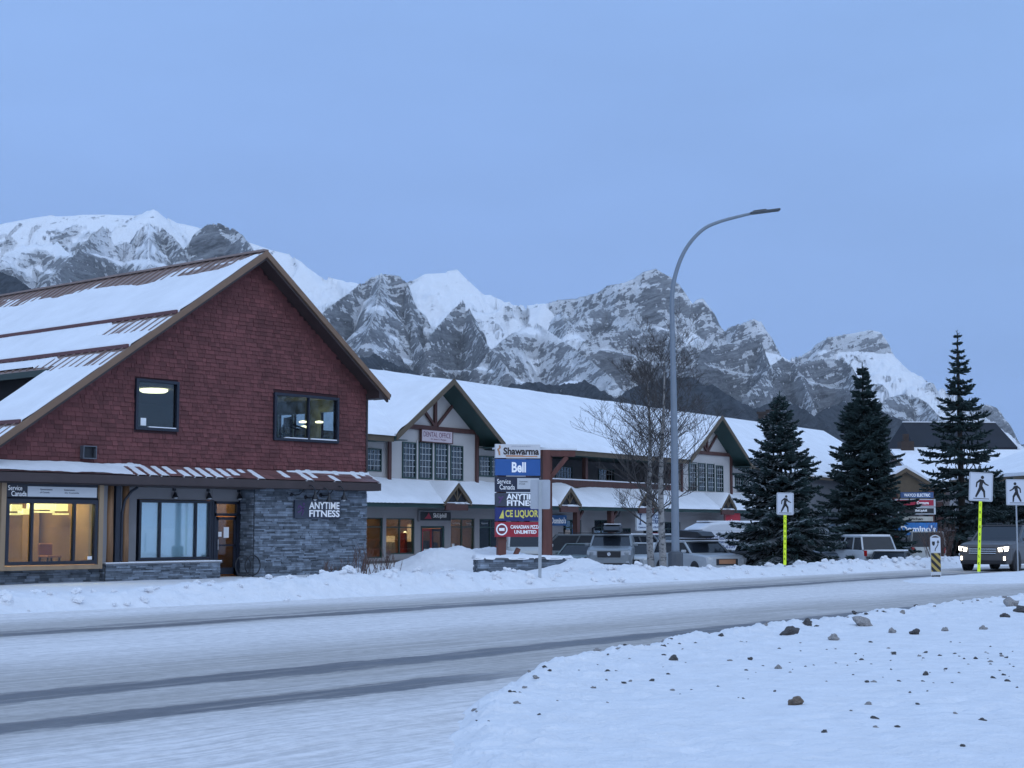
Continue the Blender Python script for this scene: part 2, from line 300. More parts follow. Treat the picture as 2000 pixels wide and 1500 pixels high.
# crest lines: (bearing and height as seen from the town, distance km); steepness near the crest, further down, cliff band height; rockiness; forest
RIDGES = [
 ([(-500,470,6.6),(-300,450,6.6),(-100,440,6.5),(0,437,6.5),(60,426,6.5),(100,420,6.5),(175,418,6.5),(265,419,6.5),(288,411,6.5),(302,408,6.4),(318,420,6.4),(340,432,6.5),(385,440,6.5),(480,470,6.5),(530,488,6.5),(562,493,6.5),(590,512,6.4),(625,535,6.4),(660,545,6.4),(700,553,6.3),(760,575,6.3),(820,600,6.2)], .55,.60,60, .02, 0),
 ([(790,575,6.2),(805,545,6.2),(830,533,6.2),(870,530,6.2),(893,525,6.2),(925,547,6.2),(968,567,6.1),(1000,592,6.1),(1025,595,6.1),(1062,591,6.0)], .6,.55,40, .03,0),
 ([(1062,591,6.0),(1095,583,6.0),(1130,580,6.0),(1165,570,5.9),(1185,556,5.9),(1215,550,5.8),(1240,540,5.8),(1257,527,5.8),(1280,521,5.8),(1305,535,5.8),(1325,552,5.8),(1336,566,5.8),(1342,597,5.8),(1352,620,5.8)], 1.7,.62,200, .42,0),
 ([(1344,600,5.8),(1360,583,5.8),(1372,578,5.8),(1388,600,5.8),(1400,628,5.8),(1420,640,5.8)], 1.6,.6,180,.48,0),
 ([(1420,640,5.8),(1445,630,5.7),(1470,620,5.7),(1485,625,5.7),(1497,650,5.7),(1512,684,5.7),(1540,692,5.6),(1565,692,5.6)], 1.5,.6,110,.5,0),
 ([(1565,692,5.6),(1590,674,5.6),(1620,655,5.5),(1650,648,5.5),(1700,640,5.5),(1718,643,5.5),(1726,672,5.5),(1750,692,5.5),(1775,710,5.5),(1800,735,5.5),(1850,757,5.5),(1900,782,5.5),(1960,840,5.5),(2060,900,5.5),(2300,960,5.5)], 1.5,.6,90,.34,0),
 ([(1860,830,8.6),(1900,800,8.6),(1925,785,8.6),(1945,792,8.6),(1962,850,8.6),(1990,960,8.6)], 1.4,.8,300,.45,0),
 ([(-400,560,4.6),(-250,520,4.9),(-120,545,4.7),(-40,560,4.6)],1.2,.7,250,.5,0),
 ([(60,580,4.5),(110,530,4.7),(150,492,4.9),(180,455,5.1),(202,438,5.2),(214,452,5.2),(222,478,5.2),(245,470,5.3),(262,478,5.2)], 1.9,.9,330, .62,0),
 ([(255,480,5.2),(275,445,5.3),(292,432,5.4),(315,440,5.4),(338,462,5.3),(355,480,5.2)], 1.7,.9,320,.50,0),
 ([(292,432,5.4),(290,500,4.9),(300,560,4.5)], 1.1,.9,300,.42,0),
 ([(345,500,5.1),(372,470,5.2),(385,448,5.2),(405,432,5.2),(430,430,5.2),(452,443,5.2),(475,458,5.1),(492,482,5.0),(520,540,4.7)], 2.0,.9,420,.72,0),
 ([(0,500,5.0),(50,478,5.2),(110,470,5.2),(140,500,5.0)], .9,.8,100,.42,0),
 ([(590,650,4.3),(640,600,4.5),(680,572,4.7),(705,548,4.8),(725,534,4.8),(750,530,4.8),(780,532,4.8),(794,545,4.8),(799,590,4.7),(812,650,4.5),(835,700,4.2)], 1.9,.95,330,.62,0),
 ([(745,532,4.8),(735,600,4.45),(715,660,4.1)], 1.1,.9,200,.42,0),
 ([(835,660,4.4),(862,628,4.6),(885,602,4.75),(905,583,4.8),(915,597,4.8),(925,630,4.65),(950,670,4.4),(990,715,4.1)], 2.0,.95,380,.66,0),
 ([(950,690,4.3),(985,660,4.45),(1015,640,4.6),(1040,625,4.7),(1072,645,4.6),(1110,672,4.5),(1150,700,4.3),(1200,740,4.05)], 1.2,.8,180,.46,0),
 ([(1110,640,5.0),(1140,618,5.2),(1165,603,5.3),(1178,596,5.4),(1200,612,5.3),(1240,632,5.1),(1290,652,4.95)], 1.0,.75,220,.50,0),
 ([(1095,600,5.6),(1110,640,5.3),(1120,670,5.0)], 1.2,.8,150,.42,0),
 ([(1140,665,4.75),(1175,645,4.8),(1215,640,4.85),(1260,645,4.9),(1300,650,4.9),(1325,690,4.7)], 1.8,.62,190,.58,0),
 ([(1345,715,4.5),(1365,690,4.6),(1390,668,4.75),(1420,664,4.8),(1455,667,4.8),(1480,655,4.85),(1487,665,4.85),(1492,700,4.7),(1515,730,4.5)], 2.0,.62,230,.66,0),
 ([(1455,770,4.2),(1490,735,4.4),(1508,710,4.6),(1530,694,4.7),(1548,702,4.7),(1565,735,4.6),(1590,790,4.3)], 1.8,.75,200,.50,0),
 ([(1555,715,4.7),(1580,702,4.8),(1610,698,4.85),(1645,700,4.85),(1662,712,4.8),(1675,750,4.6),(1690,790,4.4)], 1.9,.75,220,.52,0),
 ([(1700,800,4.4),(1735,775,4.7),(1775,765,4.9),(1810,785,4.8),(1840,820,4.5),(1870,860,4.3)], 1.2,.8,120,.36,0),
 ([(-500,500,3.7),(-250,505,3.8),(-60,512,3.8),(0,528,3.7),(35,545,3.6),(62,568,3.5),(110,610,3.4)], .62,.55,50, 0,1),
 ([(640,745,3.3),(690,700,3.6),(735,692,3.8),(780,712,3.8),(830,735,3.7),(880,760,3.6),(960,780,3.5),(1040,800,3.4)], .7,.6,50,0,.62),
 ([(1000,745,3.7),(1080,748,3.8),(1140,742,3.8),(1195,775,3.6),(1240,800,3.4)], .7,.6,50,0,.85),
 ([(1080,830,3.1),(1180,785,3.3),(1250,752,3.4),(1300,735,3.5),(1345,732,3.5),(1385,750,3.5),(1430,775,3.4),(1480,803,3.4),(1520,828,3.3),(1600,850,3.2)], .62,.55,40,0,1.1),
 ([(1440,830,3.8),(1480,795,4.0),(1530,775,4.2),(1570,800,4.1),(1620,835,3.9)], .7,.6,50,0,.75),
 ([(1560,840,3.9),(1610,800,4.1),(1650,785,4.3),(1700,795,4.3),(1750,815,4.2),(1800,835,4.1),(1900,880,3.9),(2100,930,3.8),(2400,940,3.8)], .6,.55,50,0,.85),
]
F_ = 3000.0
def bearing(px):   # world azimuth and forward range factor of a photo column
    t = (px-1000)/F_/math.cos(R(PITCH)); return R(AZ)-math.atan(t)
def crest_pt(px, py, rkm):
    cp, sp = math.cos(R(PITCH)), math.sin(R(PITCH)); u = (px-1000)/F_; w = (750-py)/F_
    f = cp-w*sp; z = sp+w*cp; hor = math.hypot(f, u); a = R(AZ)-math.atan2(u, f); r = rkm*1000
    return r*math.cos(a), r*math.sin(a), CAMH+r*z/hor
def build_mountains():
    px = np.concatenate([np.linspace(-1100, -60, 120, endpoint=False), np.linspace(-60, 2060, 1150, endpoint=False), np.linspace(2060, 3100, 120)])
    az = np.array([bearing(p) for p in px], dtype=np.float32)[None, :]
    r = np.linspace(1100, 9300, 900, dtype=np.float32)[:, None]
    X = r*np.cos(az); Y = r*np.sin(az)
    best = np.full(X.shape, -60, np.float32)+np.maximum(0, (r-1500)*0.07); rock = np.zeros_like(best); forest = np.full_like(best, 0.9); dist = np.full_like(best, 900)
    wx = X+60*fbm(X/260, Y/260, 4)+18*fbm(X/60+50, Y/60, 3); wy = Y+60*fbm(X/260+90, Y/260+40, 4)+18*fbm(X/60+7, Y/60+80, 3)
    spur = ridged(X/420, Y/420, 5, 0.55)
    for pts, s1, s2, cl, rk, fo in RIDGES:
        P = [crest_pt(*q) for q in pts]
        D = np.full(X.shape, 1e9, np.float32); H = np.zeros_like(D); HB = np.full(X.shape, -1e9, np.float32)
        for (ax, ay, ah), (bx, by, bh) in zip(P[:-1], P[1:]):
            dx, dy = bx-ax, by-ay; L2 = dx*dx+dy*dy
            t0 = np.clip(((X-ax)*dx+(Y-ay)*dy)/L2, 0, 1); d0 = np.hypot(X-ax-t0*dx, Y-ay-t0*dy)
            t1 = np.clip(((wx-ax)*dx+(wy-ay)*dy)/L2, 0, 1); d1 = np.hypot(wx-ax-t1*dx, wy-ay-t1*dy)
            k = np.clip(d0/260, 0, 1); d = d0*(1-k)+d1*k; t = t0*(1-k)+t1*k
            h0 = ah+(bh-ah)*t
            dd = d*(1+0.25*(0.6-spur)); cliff = cl/s1
            h = h0-np.where(dd < cliff, dd*s1, cl+(dd-cliff)*s2)
            mk = h > HB; HB = np.where(mk, h, HB); D = np.where(mk, d, D)
        jag = (6+rk*16)*fbm(X/55, Y/55, 3)*np.clip(D/25, 0.25, 1) if not fo else 7*fbm(X/20, Y/20, 2)
        HB = HB+jag
        mk = HB > best; best = np.where(mk, HB, best); dist = np.where(mk, D, dist)
        cliff = cl/s1
        rr = 0.62*rk*(1-0.50*sstep(cliff*0.7, cliff*2.4, D))+0.02 if rk > 0.1 else rk+0*D
        rock = np.where(mk, rr, rock); forest = np.where(mk, np.float32(fo), forest)
    g = np.clip(dist/230, 0, 1); nf = 1-0.65*np.clip(forest, 0, 1)
    best = best-(1-ridged(X/330, Y/330, 6, 0.54))*200*g*nf+20*fbm(X/90, Y/90, 4)*g*nf
    hard = np.clip(rock*2.2, 0, 1)*nf*np.clip(dist/45, 0, 1); tilt = 0.16*(X*0.77-Y*0.64)+60*fbm(X/500, Y/500, 3)
    ph = 2*np.pi*(best+tilt)/84; ph2 = 2*np.pi*(best+1.3*tilt)/230
    best = best+hard*(84/(2*np.pi)*0.72*np.sin(ph)+230/(2*np.pi)*0.45*np.sin(ph2))
    rock = rock+hard*(0.17*np.cos(ph)+0.20*np.cos(ph2))
    gz, gr = np.gradient(best, axis=0)/np.gradient(r, axis=0), 0
    ga = np.gradient(best, axis=1)/(r*np.abs(np.gradient(az, axis=1)))
    slope = np.sqrt(gz**2+ga**2)
    rock = rock+0.30*sstep(0.75, 1.9, slope)-0.16*(1-sstep(0.3, 0.8, slope))+0.30*fbm(X/240, Y/240, 3)+0.30*fbm(X/700+5, Y/700, 2)-0.12
    gg = ridged(X/150+3, Y/150+8, 5, 0.55); g3 = ridged(X/47+3, Y/47+8, 4, 0.55)
    best = best+(np.clip(gg, 0, 1)-.6)*85*g*nf+(g3-.6)*24*np.clip(dist/120, 0.1, 1)*nf
    rock = rock+(1.1*(gg-0.62)+0.5*(g3-.6))*np.clip(dist/60, 0.2, 1)*(rock > .12)
    tl = 250+80*fbm(X/300, Y/300, 4)+60*fbm(X/1500, Y/1500, 2)
    forest = np.maximum(forest*np.where(forest > 0, 1-sstep(60, 420, best-650), 0), 0.85*(1-sstep(-130, 60, best-tl)))
    el = (best-CAMH)/r*3000; run = np.maximum.accumulate(el, axis=0); vis = el >= run-0.5
    w = np.abs(np.diff(el, axis=0, prepend=el[:1]))*np.where(vis, 1.0, 0.03)+0.02
    kk = 25; pad = np.pad(w, ((0, 0), (kk, kk)), mode='edge'); cs = np.cumsum(pad, axis=1); w = (cs[:, 2*kk:]-cs[:, :-2*kk])/(2*kk)
    cw = np.cumsum(w, axis=0); cw /= cw[-1:]; NR = 380; q = np.linspace(0, 1, NR); idx = np.empty((NR, X.shape[1]), np.float32)
    ar = np.arange(X.shape[0])
    for j in range(X.shape[1]): idx[:, j] = np.interp(q, cw[:, j], ar)
    i0 = np.clip(idx.astype(int), 0, X.shape[0]-2); f = idx-i0; J = np.arange(X.shape[1])[None]
    S = lambda A: A[i0, J]*(1-f)+A[i0+1, J]*f
    o = grid_obj('mountains', S(X), S(Y), S(best), mountain_material(), {'rock': S(rock), 'forest': S(forest)})
    tag(o, 'snow covered rocky mountain range with dark forest on its lower slopes', 'mountains', kind='structure')
build_mountains()

# ================================================================ GROUND
EDGE = [(-30, -20), (4, 3.2), (6.5, 5.6), (7.9, 7.35), (11.1, 9.85), (13.8, 11.25), (19, 12.55), (27, 13.35), (36.4, 14.1), (60, 15.3), (120, 18)]
ex = np.array([p[0] for p in EDGE]); ey = np.array([p[1] for p in EDGE])
PRINTS = [(12.6+rng.uniform(0, 9), 5.4+rng.uniform(-.5, .7)) for _ in range(30)]+[(9.4+rng.uniform(0, 5), 6.2+rng.uniform(-.5, .5)) for _ in range(12)]
def gheight(X, Y):
    """height of the snow surface and how dirty it is"""
    dirt = np.zeros_like(X)
    road = -0.10
    # level of the yard and the parking lot behind the bank
    lot = 0.10-0.10*sstep(30, 39, Y)-0.40*sstep(41, 47, X-0.15*(Y-30))*sstep(28.5, 33, Y)
    z = road+(lot-road)*sstep(26.0, 27.6, Y)
    # near plateau
    ed = np.interp(X, ex, ey)+0.18*fbm(X*0.9, Y*0.9, 3); d = ed-Y
    amp = sstep(7, 14, X)
    pl = 0.07+0.05*fbm(X*0.35, Y*0.35, 4)+0.022*fbm(X*2.5, Y*2.5, 5, .6)
    wind = (0.01+0.055*amp)*np.exp(-((d-0.45)/0.38)**2)*(0.6+1.6*np.clip(fbm(X*3.2, Y*3.2, 5, .6)+.1, -0.4, 1))
    near = road+sstep(-0.05, 0.35+0.6*sstep(13, 8, X), d+.2*sstep(13, 8, X))*(pl+wind-road)
    near = near+0.07*np.clip(fbm(X*5, Y*5, 4, .6), 0, 1)*np.exp(-(d-.9)**2/1.6)*sstep(-.1, .2, d)
    near = np.where(X < 3, road+(near-road)*sstep(-4, 3, X), near)
    z = np.where((Y < 20) & (d > -0.3), near, z)
    dirt = dirt+0.22*np.exp(-((d-0.25)/0.35)**2)*(Y < 20)*amp
    # far ploughed bank
    hb = np.interp(X, [-40, 12, 18, 21, 24, 28, 32, 35, 37.5, 39, 42, 45, 47.5, 50, 55, 62, 75, 140], [.2, .15, .14, .17, .24, .30, .22, .17, .17, .24, .18, .13, .13, .16, .20, .20, .17, .17])
    wav = 27.55+0.35*np.sin(X*0.21)+0.3*fbm(X*.3, Y*0+3, 2); wid = 0.95+0.25*fbm(X*.4, Y*0+8, 2)
    prof = np.exp(-np.abs((Y-wav)/wid)**2.4)
    lump = 1+0.38*fbm(X*1.1, Y*1.1, 3)+0.42*fbm(X*2.8, Y*2.8, 4, 0.6)
    bank = hb*prof*lump+(.04+.5*hb)*(ridged(X*2.2, Y*2.2, 5, .6)-.45)*np.exp(-np.abs((Y-27.4)/1.7)**3)
    toe = sstep(25.7, 27.0, Y+0.25*fbm(X*.7, Y*.7, 3))
    z = np.where(Y > 22.5, np.maximum(z, road)+(bank+0.09*np.exp(-((Y-27)/1.3)**2))*toe, z)
    dirt = dirt+0.30*np.exp(-((Y-26.45)/0.35)**2)*(0.5+fbm(X*.25, Y*.25, 2))+0.28*np.exp(-((X-48.5)/2.2)**2)*np.exp(-((Y-27.1)/.8)**2)
    # centre island
    yi = 19.6+0.02*(X-46); isl = np.exp(-np.abs((Y-yi)/2.1)**4)*sstep(40, 47, X+0.6*fbm(X*.5, Y*.5, 2))
    z = np.where((Y > 16) & (Y < 24), road+isl*(0.24+0.05*fbm(X*1.3, Y*1.3, 4)), z)
    dirt = dirt+0.22*np.exp(-((Y-17.9)/0.4)**2)*sstep(42, 48, X)
    # big pile in front of the shops, and heaps beside the bank
    for (cx, cy, sx, sy, h, pw) in ((42.6, 37.6, 3.3, 2.2, .68, 2.6), (45.2, 36.6, 2.6, 1.6, .35, 2.4), (40.5, 37.2, 1.3, 1.3, .35, 2), (36.0, 30.5, 3.0, 1.5, .16, 2), (39.2, 29.6, 1.6, 1.0, .50, 2), (47.3, 29.8, 2.0, 1.0, .12, 2)):
        rr = np.sqrt(((X-cx)/sx)**2+((Y-cy)/sy)**2); z = z+h*np.exp(-rr**pw)*(1+0.34*fbm(X*1.3+cx, Y*1.3, 5, .6))
    z = z+0.018*fbm(X*.6, Y*.6, 4)*(Y > 28)
    for (fx, fy) in PRINTS: z = z-0.035*np.exp(-(((X-fx)/0.16)**2+((Y-fy)/0.075)**2))
    return z, np.clip(dirt, 0, .6)
def build_ground():
    a = np.concatenate([np.linspace(R(AZ-85), R(AZ-23), 130, endpoint=False), np.linspace(R(AZ-23), R(AZ+22), 800, endpoint=False), np.linspace(R(AZ+22), R(AZ+70), 90)])[None, :]; r = (2.5*np.exp(np.linspace(0, math.log(330/2.5), 1060)))[:, None]
    X = r*np.cos(a); Y = r*np.sin(a); Z, D = gheight(X, Y)
    Z = np.where(r > 200, Z-(r-200)*0.003, Z)
    o = grid_obj('snow_ground', X, Y, Z, GROUNDSNOW, {'dirt': D}); tag(o, kind='structure')
    n = 60; t = np.linspace(-9500, 9500, n); Xg, Yg = np.meshgrid(t, t); o = grid_obj('valley_floor', Xg, Yg, np.full_like(Xg, -1.1), SNOW); tag(o, kind='structure')
build_ground()
def gz(x, y):
    z, _ = gheight(np.array([[float(x)]]), np.array([[float(y)]])); return float(z[0, 0])

def road_material():
    M = bpy.data.materials.new('snow_packed_road'); M.use_nodes = True; t = M.node_tree; b = t.nodes['Principled BSDF']; N = t.nodes.new; L = t.links.new
    geo = N('ShaderNodeNewGeometry'); sp = N('ShaderNodeSeparateXYZ'); L(geo.outputs['Position'], sp.inputs[0])
    def ma(op, a, b_=None, c=None, clamp=False):
        m = N('ShaderNodeMath'); m.operation = op; m.use_clamp = clamp
        for i, q in enumerate((a, b_, c)):
            if q is None: continue
            if isinstance(q, (int, float)): m.inputs[i].default_value = q
            else: L(q, m.inputs[i])
        return m.outputs[0]
    def noise(sx, sy, det=6, rough=0.6, off=0.0):
        mp_ = N('ShaderNodeMapping'); mp_.inputs['Scale'].default_value = (sx, sy, 1); mp_.inputs['Location'].default_value = (off, off, 0); L(geo.outputs['Position'], mp_.inputs[0])
        n = N('ShaderNodeTexNoise'); n.inputs['Scale'].default_value = 1; n.inputs['Detail'].default_value = det; n.inputs['Roughness'].default_value = rough; L(mp_.outputs[0], n.inputs['Vector']); return n.outputs['Fac']
    def rg(x, a, b_, c=0.0, d=1.0):
        m = N('ShaderNodeMapRange'); m.interpolation_type = 'SMOOTHSTEP'; L(x, m.inputs['Value'])
        for k, q in zip(('From Min', 'From Max', 'To Min', 'To Max'), (a, b_, c, d)): m.inputs[k].default_value = q
        return m.outputs[0]
    streak = noise(0.10, 5.0, 7, 0.65); streak2 = noise(0.35, 14, 5, 0.6, 4.0); wob = noise(0.16, 0.3, 4, 0.5, 9.0); fine = noise(5, 7, 8, 0.7); patch = noise(0.25, 0.6, 6, 0.6, 2.0)
    # the wheel tracks run along X; they drift a little and bend with the street
    y = ma('ADD', sp.outputs['Y'], ma('MULTIPLY', ma('SUBTRACT', wob, 0.5), 0.55))
    y = ma('ADD', y, ma('ADD', ma('MULTIPLY', ma('SUBTRACT', streak, 0.5), 0.35), ma('MULTIPLY', ma('SUBTRACT', noise(1.1, 3.0, 6, 0.7, 33.0), 0.5), 0.75)))
    bend = ma('MULTIPLY', ma('MAXIMUM', ma('SUBTRACT', sp.outputs['X'], 12), 0), -0.026); y1 = ma('ADD', y, bend)
    def band(yy, c, hw, soft): return rg(ma('ABSOLUTE', ma('SUBTRACT', yy, c)), hw+soft, hw-soft)
    bend1 = ma('MULTIPLY', ma('MAXIMUM', ma('SUBTRACT', sp.outputs['X'], 14), 0), -0.045); yb1 = ma('ADD', y, bend1)
    y3 = ma('ADD', y, ma('MULTIPLY', ma('POWER', ma('MAXIMUM', ma('SUBTRACT', 12.5, sp.outputs['X']), 0), 2), -0.006))
    t1 = ma('MAXIMUM', band(yb1, 21.25, 0.33, 0.10), ma('MULTIPLY', band(yb1, 21.95, 0.16, 0.12), 0.65))
    t2 = band(y1, 13.35, 0.37, 0.10); t3 = ma('MULTIPLY', band(y3, 11.25, 0.33, 0.10), rg(sp.outputs['X'], 15, 12))
    darkf = ma('MULTIPLY', ma('MAXIMUM', ma('MAXIMUM', t1, t2), t3), rg(ma('ADD', ma('MULTIPLY', streak2, 0.5), ma('MULTIPLY', noise(0.5, 5.0, 6, 0.7, 51.0), 0.5)), 0.38, 0.52, 0.40, 1.0))
    # grey packed snow bands beside the tracks, whiter snow between the lanes and at the kerbs
    g1 = ma('MAXIMUM', band(yb1, 22.3, 1.7, 1.0), ma('MULTIPLY', band(y1, 13.4, 3.0, 1.6), 1.0))
    g1 = ma('MULTIPLY', g1, rg(ma('ADD', ma('MULTIPLY', streak, 0.6), ma('MULTIPLY', patch, 0.4)), 0.34, 0.58, 0.55, 1.0))
    near = rg(ma('ADD', sp.outputs['Y'], ma('MULTIPLY', patch, 1.2)), 9.7, 11.6); g1 = ma('MULTIPLY', g1, near); white = ma('MULTIPLY', rg(ma('ADD', sp.outputs['Y'], ma('MULTIPLY', patch, 2.5)), 10.0, 7.5), rg(sp.outputs['X'], 1.0, 8.0))
    c1 = N('ShaderNodeMix'); c1.data_type = 'RGBA'; L(g1, c1.inputs['Factor']); c1.inputs['A'].default_value = (0.72, 0.695, 0.69, 1); c1.inputs['B'].default_value = (0.43, 0.405, 0.385, 1)
    c0 = N('ShaderNodeMix'); c0.data_type = 'RGBA'; L(white, c0.inputs['Factor']); L(c1.outputs['Result'], c0.inputs['A']); c0.inputs['B'].default_value = (0.80, 0.80, 0.82, 1); c1 = c0
    c2 = N('ShaderNodeMix'); c2.data_type = 'RGBA'; L(darkf, c2.inputs['Factor']); L(c1.outputs['Result'], c2.inputs['A']); c2.inputs['B'].default_value = (0.135, 0.133, 0.14, 1)
    vr = rg(ma('ADD', ma('MULTIPLY', fine, 0.5), ma('MULTIPLY', streak2, 0.5)), 0.38, 0.62, 0.80, 1.14)
    vv = N('ShaderNodeVectorMath'); vv.operation = 'SCALE'; L(c2.outputs['Result'], vv.inputs[0]); L(vr, vv.inputs['Scale']); L(vv.outputs[0], b.inputs['Base Color'])
    L(rg(darkf, 0, 1, 0.8, 0.5), b.inputs['Roughness']); b.inputs['Specular IOR Level'].default_value = 0.3
    rut = noise(0.5, 3.0, 6, 0.6, 20)
    bp = N('ShaderNodeBump'); bp.inputs['Strength'].default_value = 0.6; bp.inputs['Distance'].default_value = 0.03
    L(ma('MULTIPLY', ma('ADD', ma('ADD', streak2, fine), ma('MULTIPLY', rut, rg(near, 0, 1, 3.0, 0.4))), rg(darkf, 0, 1, 1.0, 0.15)), bp.inputs['Height']); L(bp.outputs[0], b.inputs['Normal'])
    return M
def build_road():
    xs = np.concatenate([np.linspace(-120, 0, 20, endpoint=False), np.linspace(0, 30, 200, endpoint=False), np.linspace(30, 260, 120)]); ys = np.linspace(-40, 27.0, 300)
    X, Y = np.meshgrid(xs, ys); ed = np.interp(X, ex, ey)
    Z = 0.0+0.012*fbm(X*.5, Y*2.0, 3)+0.06*sstep(11.2, 9.2, Y)*0.6*fbm(X*.7, Y*.7, 4)*sstep(-30, 0, X)
    dy = Y-(13.5+0.45*(X-13)); fr = sstep(15, 10, X)*sstep(11.5, 9.5, Y)*(1+.7*fbm(X*3, Y*3, 4)); Z = Z-0.06*fr*np.exp(-((dy+6.2)/0.28)**2)-0.06*fr*np.exp(-((dy+4.7)/0.25)**2)+0.07*fr*np.exp(-((dy+7.0)/0.35)**2)+0.05*fr*np.exp(-((dy+5.4)/0.25)**2)
    Z = np.where(ed-Y > .6, Z-.25*sstep(.6, 1.6+2*sstep(13, 8, X), ed-Y), Z)
    o = grid_obj('street', X, Y, Z, road_material()); tag(o, kind='structure')
build_road()
# ================================================================ RED SHINGLED BUILDING
SHINGLE = mat('red_cedar_shingle', (0.142, 0.047, 0.047), 0.85, 0.24, 0.9, 0.35, 60, island=0.24)
RED_TRIM = mat('red_brown_sheathing', (0.045, 0.014, 0.017), 0.8, 0.1)
FASCIA = mat('brown_fascia', (0.05, 0.034, 0.034), 0.6, 0.15, 2.0)
RAKE = mat('tan_brown_rake_board', (0.20, 0.12, 0.075), 0.55, 0.12, 2.0)
ROOFMETAL = mat('brown_metal_roof', (0.26, 0.19, 0.17), 0.5, 0.12, 1.5)
PENTMETAL = mat('red_brown_metal_shingle', (0.17, 0.08, 0.075), 0.5, 0.15, 2.0, island=0.25)
STONE = mat('grey_blue_ledgestone', (0.155, 0.185, 0.225), 0.85, 0.35, 4.0, 0.6, 25, island=0.55)
MORTAR = mat('dark_mortar', (0.02, 0.022, 0.028), 0.95, 0.1)
STUCCO = mat('grey_stucco', (0.23, 0.225, 0.235), 0.95, 0.07, 1.5, 0.4, 90)
WOODFRAME = mat('tan_wood_casing', (0.30, 0.21, 0.13), 0.6, 0.15, 3, stretch=(1, 1, 0.1))
LOG = mat('peeled_log', (0.24, 0.125, 0.06), 0.6, 0.3, 5, 0.3, 12, stretch=(2, 2, 0.25))
ROOMWALL = mat('interior_wall', (0.40, 0.38, 0.33), 0.9, 0.05)
ROOMWOOD = mat('interior_wood_panel', (0.52, 0.30, 0.13), 0.7, 0.12, 2)
ROOMDARK = mat('interior_dark', (0.06, 0.06, 0.065), 0.9, 0.1)
CARPET = mat('interior_carpet', (0.12, 0.12, 0.14), 0.95, 0.1)
def lampmat(name, col, s): return mat(name, (0.8, 0.8, 0.8), 0.5, 0.0, emit=col, estr=s)
CEILLAMP = lampmat('lit_ceiling_panel', (1.0, 0.68, 0.17), 3.0)
WARMLAMP = lampmat('lit_warm_lamp', (1.0, 0.62, 0.25), 9)
DOWNLAMP = lampmat('lit_downlight', (1.0, 0.80, 0.45), 7)
FROST = mat('frosted_window_film', (0.60, 0.70, 0.73), 0.35, 0.05, 0.8, spec=0.6)

BX, BY = 34.5, 39.96
red = thing('shingled_building', 'large red shingled building with snowy gable roof and grey stone ground floor', 'building', (BX, BY, 0))
AP = (34.3, 10.98); SR, SL = 0.748, 0.686            # apex at the rake plane, pitches right / left
YF = 39.30; YB = 62.0
XR = 40.29; XL = 19.0
def roofz(x): return AP[1]-(x-AP[0])*SR if x > AP[0] else AP[1]-(AP[0]-x)*SL
def rbuild(m, *a, **k): return m.build(*a, world=True, **k)
WIN = [(29.54, 31.22, 4.72, 6.34), (35.30, 38.36, 4.64, 6.28)]
# wall core with real window holes
def wall_core():
    m = MB(); x0, x1 = XL, 39.83; y0, y1 = BY+0.06, BY+0.26
    xs = sorted({x0, 24, AP[0], x1, *[w[0] for w in WIN], *[w[1] for w in WIN]})
    for a, b in zip(xs[:-1], xs[1:]):
        w = [q for q in WIN if q[0] <= a and q[1] >= b]
        spans = [(3.45, w[0][2]), (w[0][3], None)] if w else [(3.45, None)]
        for lo, hi in spans:
            ha = hi if hi else roofz(a)-0.16; hb = hi if hi else roofz(b)-0.16
            if ha < lo+.02 and hb < lo+.02: continue
            ha = max(ha, lo+.01); hb = max(hb, lo+.01)
            m.prism([(a, y0, lo), (b, y0, lo), (b, y0, hb), (a, y0, ha)], (0, y1-y0, 0))
    SWs = [(41.2, 42.25), (43.1, 43.75), (43.85, 44.6)]; yy = BY+.3
    for (a_, b_) in SWs: m.box(39.70, 39.80, yy, a_, 0, 6.55); m.box(39.70, 39.80, a_, b_, 0, 4.95); m.box(39.70, 39.80, a_, b_, 5.95, 6.55); yy = b_
    m.box(39.70, 39.80, yy, YB, 0, 6.55)        # side wall towards the shops
    m.box(XL, 39.7, YB-.2, YB, 0, 6.5)
    return m
rbuild(wall_core(), 'wall', RED_TRIM, red)
def shingles():
    m = MB(); z = 3.50; k = 0; rr = random.Random(3)
    while z < 11:
        h = 0.138; x = 19.2+rr.uniform(0, .2)
        while x < 39.83:
            w = min(rr.choice((0.12, 0.16, 0.20, 0.25, 0.30)), 39.83-x); xc = x+w/2; ztop = z+h+0.03
            for (wa, wb, wc, wd) in WIN:
                if z < wd-.02 and z+h > wc+.0:
                    if x < wa+.0 < x+w: w = wa-x
                    if x < wb-.0 < x+w: x0_ = x; x = wb; w = x0_+w-x
            xc = x+w/2
            if w < .03: x += max(w, .01); continue
            ok = ztop < roofz(xc)-0.12 and not any(a+.01 < x+w and x < b-.01 and c+.01 < z+h and z < d-.02 for a, b, c, d in WIN)
            if ok and w > .03:
                dz = rr.uniform(-0.008, 0.008); t = 0.036+rr.uniform(-.008, .012); g = 0.004
                y = BY+0.055
                m.add([(x+g, y-t, z+dz), (x+w-g, y-t, z+dz), (x+w-g, y-.006, ztop), (x+g, y-.006, ztop), (x+g, y, z+dz), (x+w-g, y, z+dz), (x+w-g, y, ztop), (x+g, y, ztop)],
                      [(0, 1, 2, 3), (1, 0, 4, 5), (2, 1, 5, 6), (0, 3, 7, 4)])
            x += w
        z += h
    return m
rbuild(shingles(), 'shingle_cladding', SHINGLE, red)
m = MB(); m.box(39.78, 39.86, BY-0.01, BY+.09, 3.4, 6.52); rbuild(m, 'corner_board', FASCIA, red)
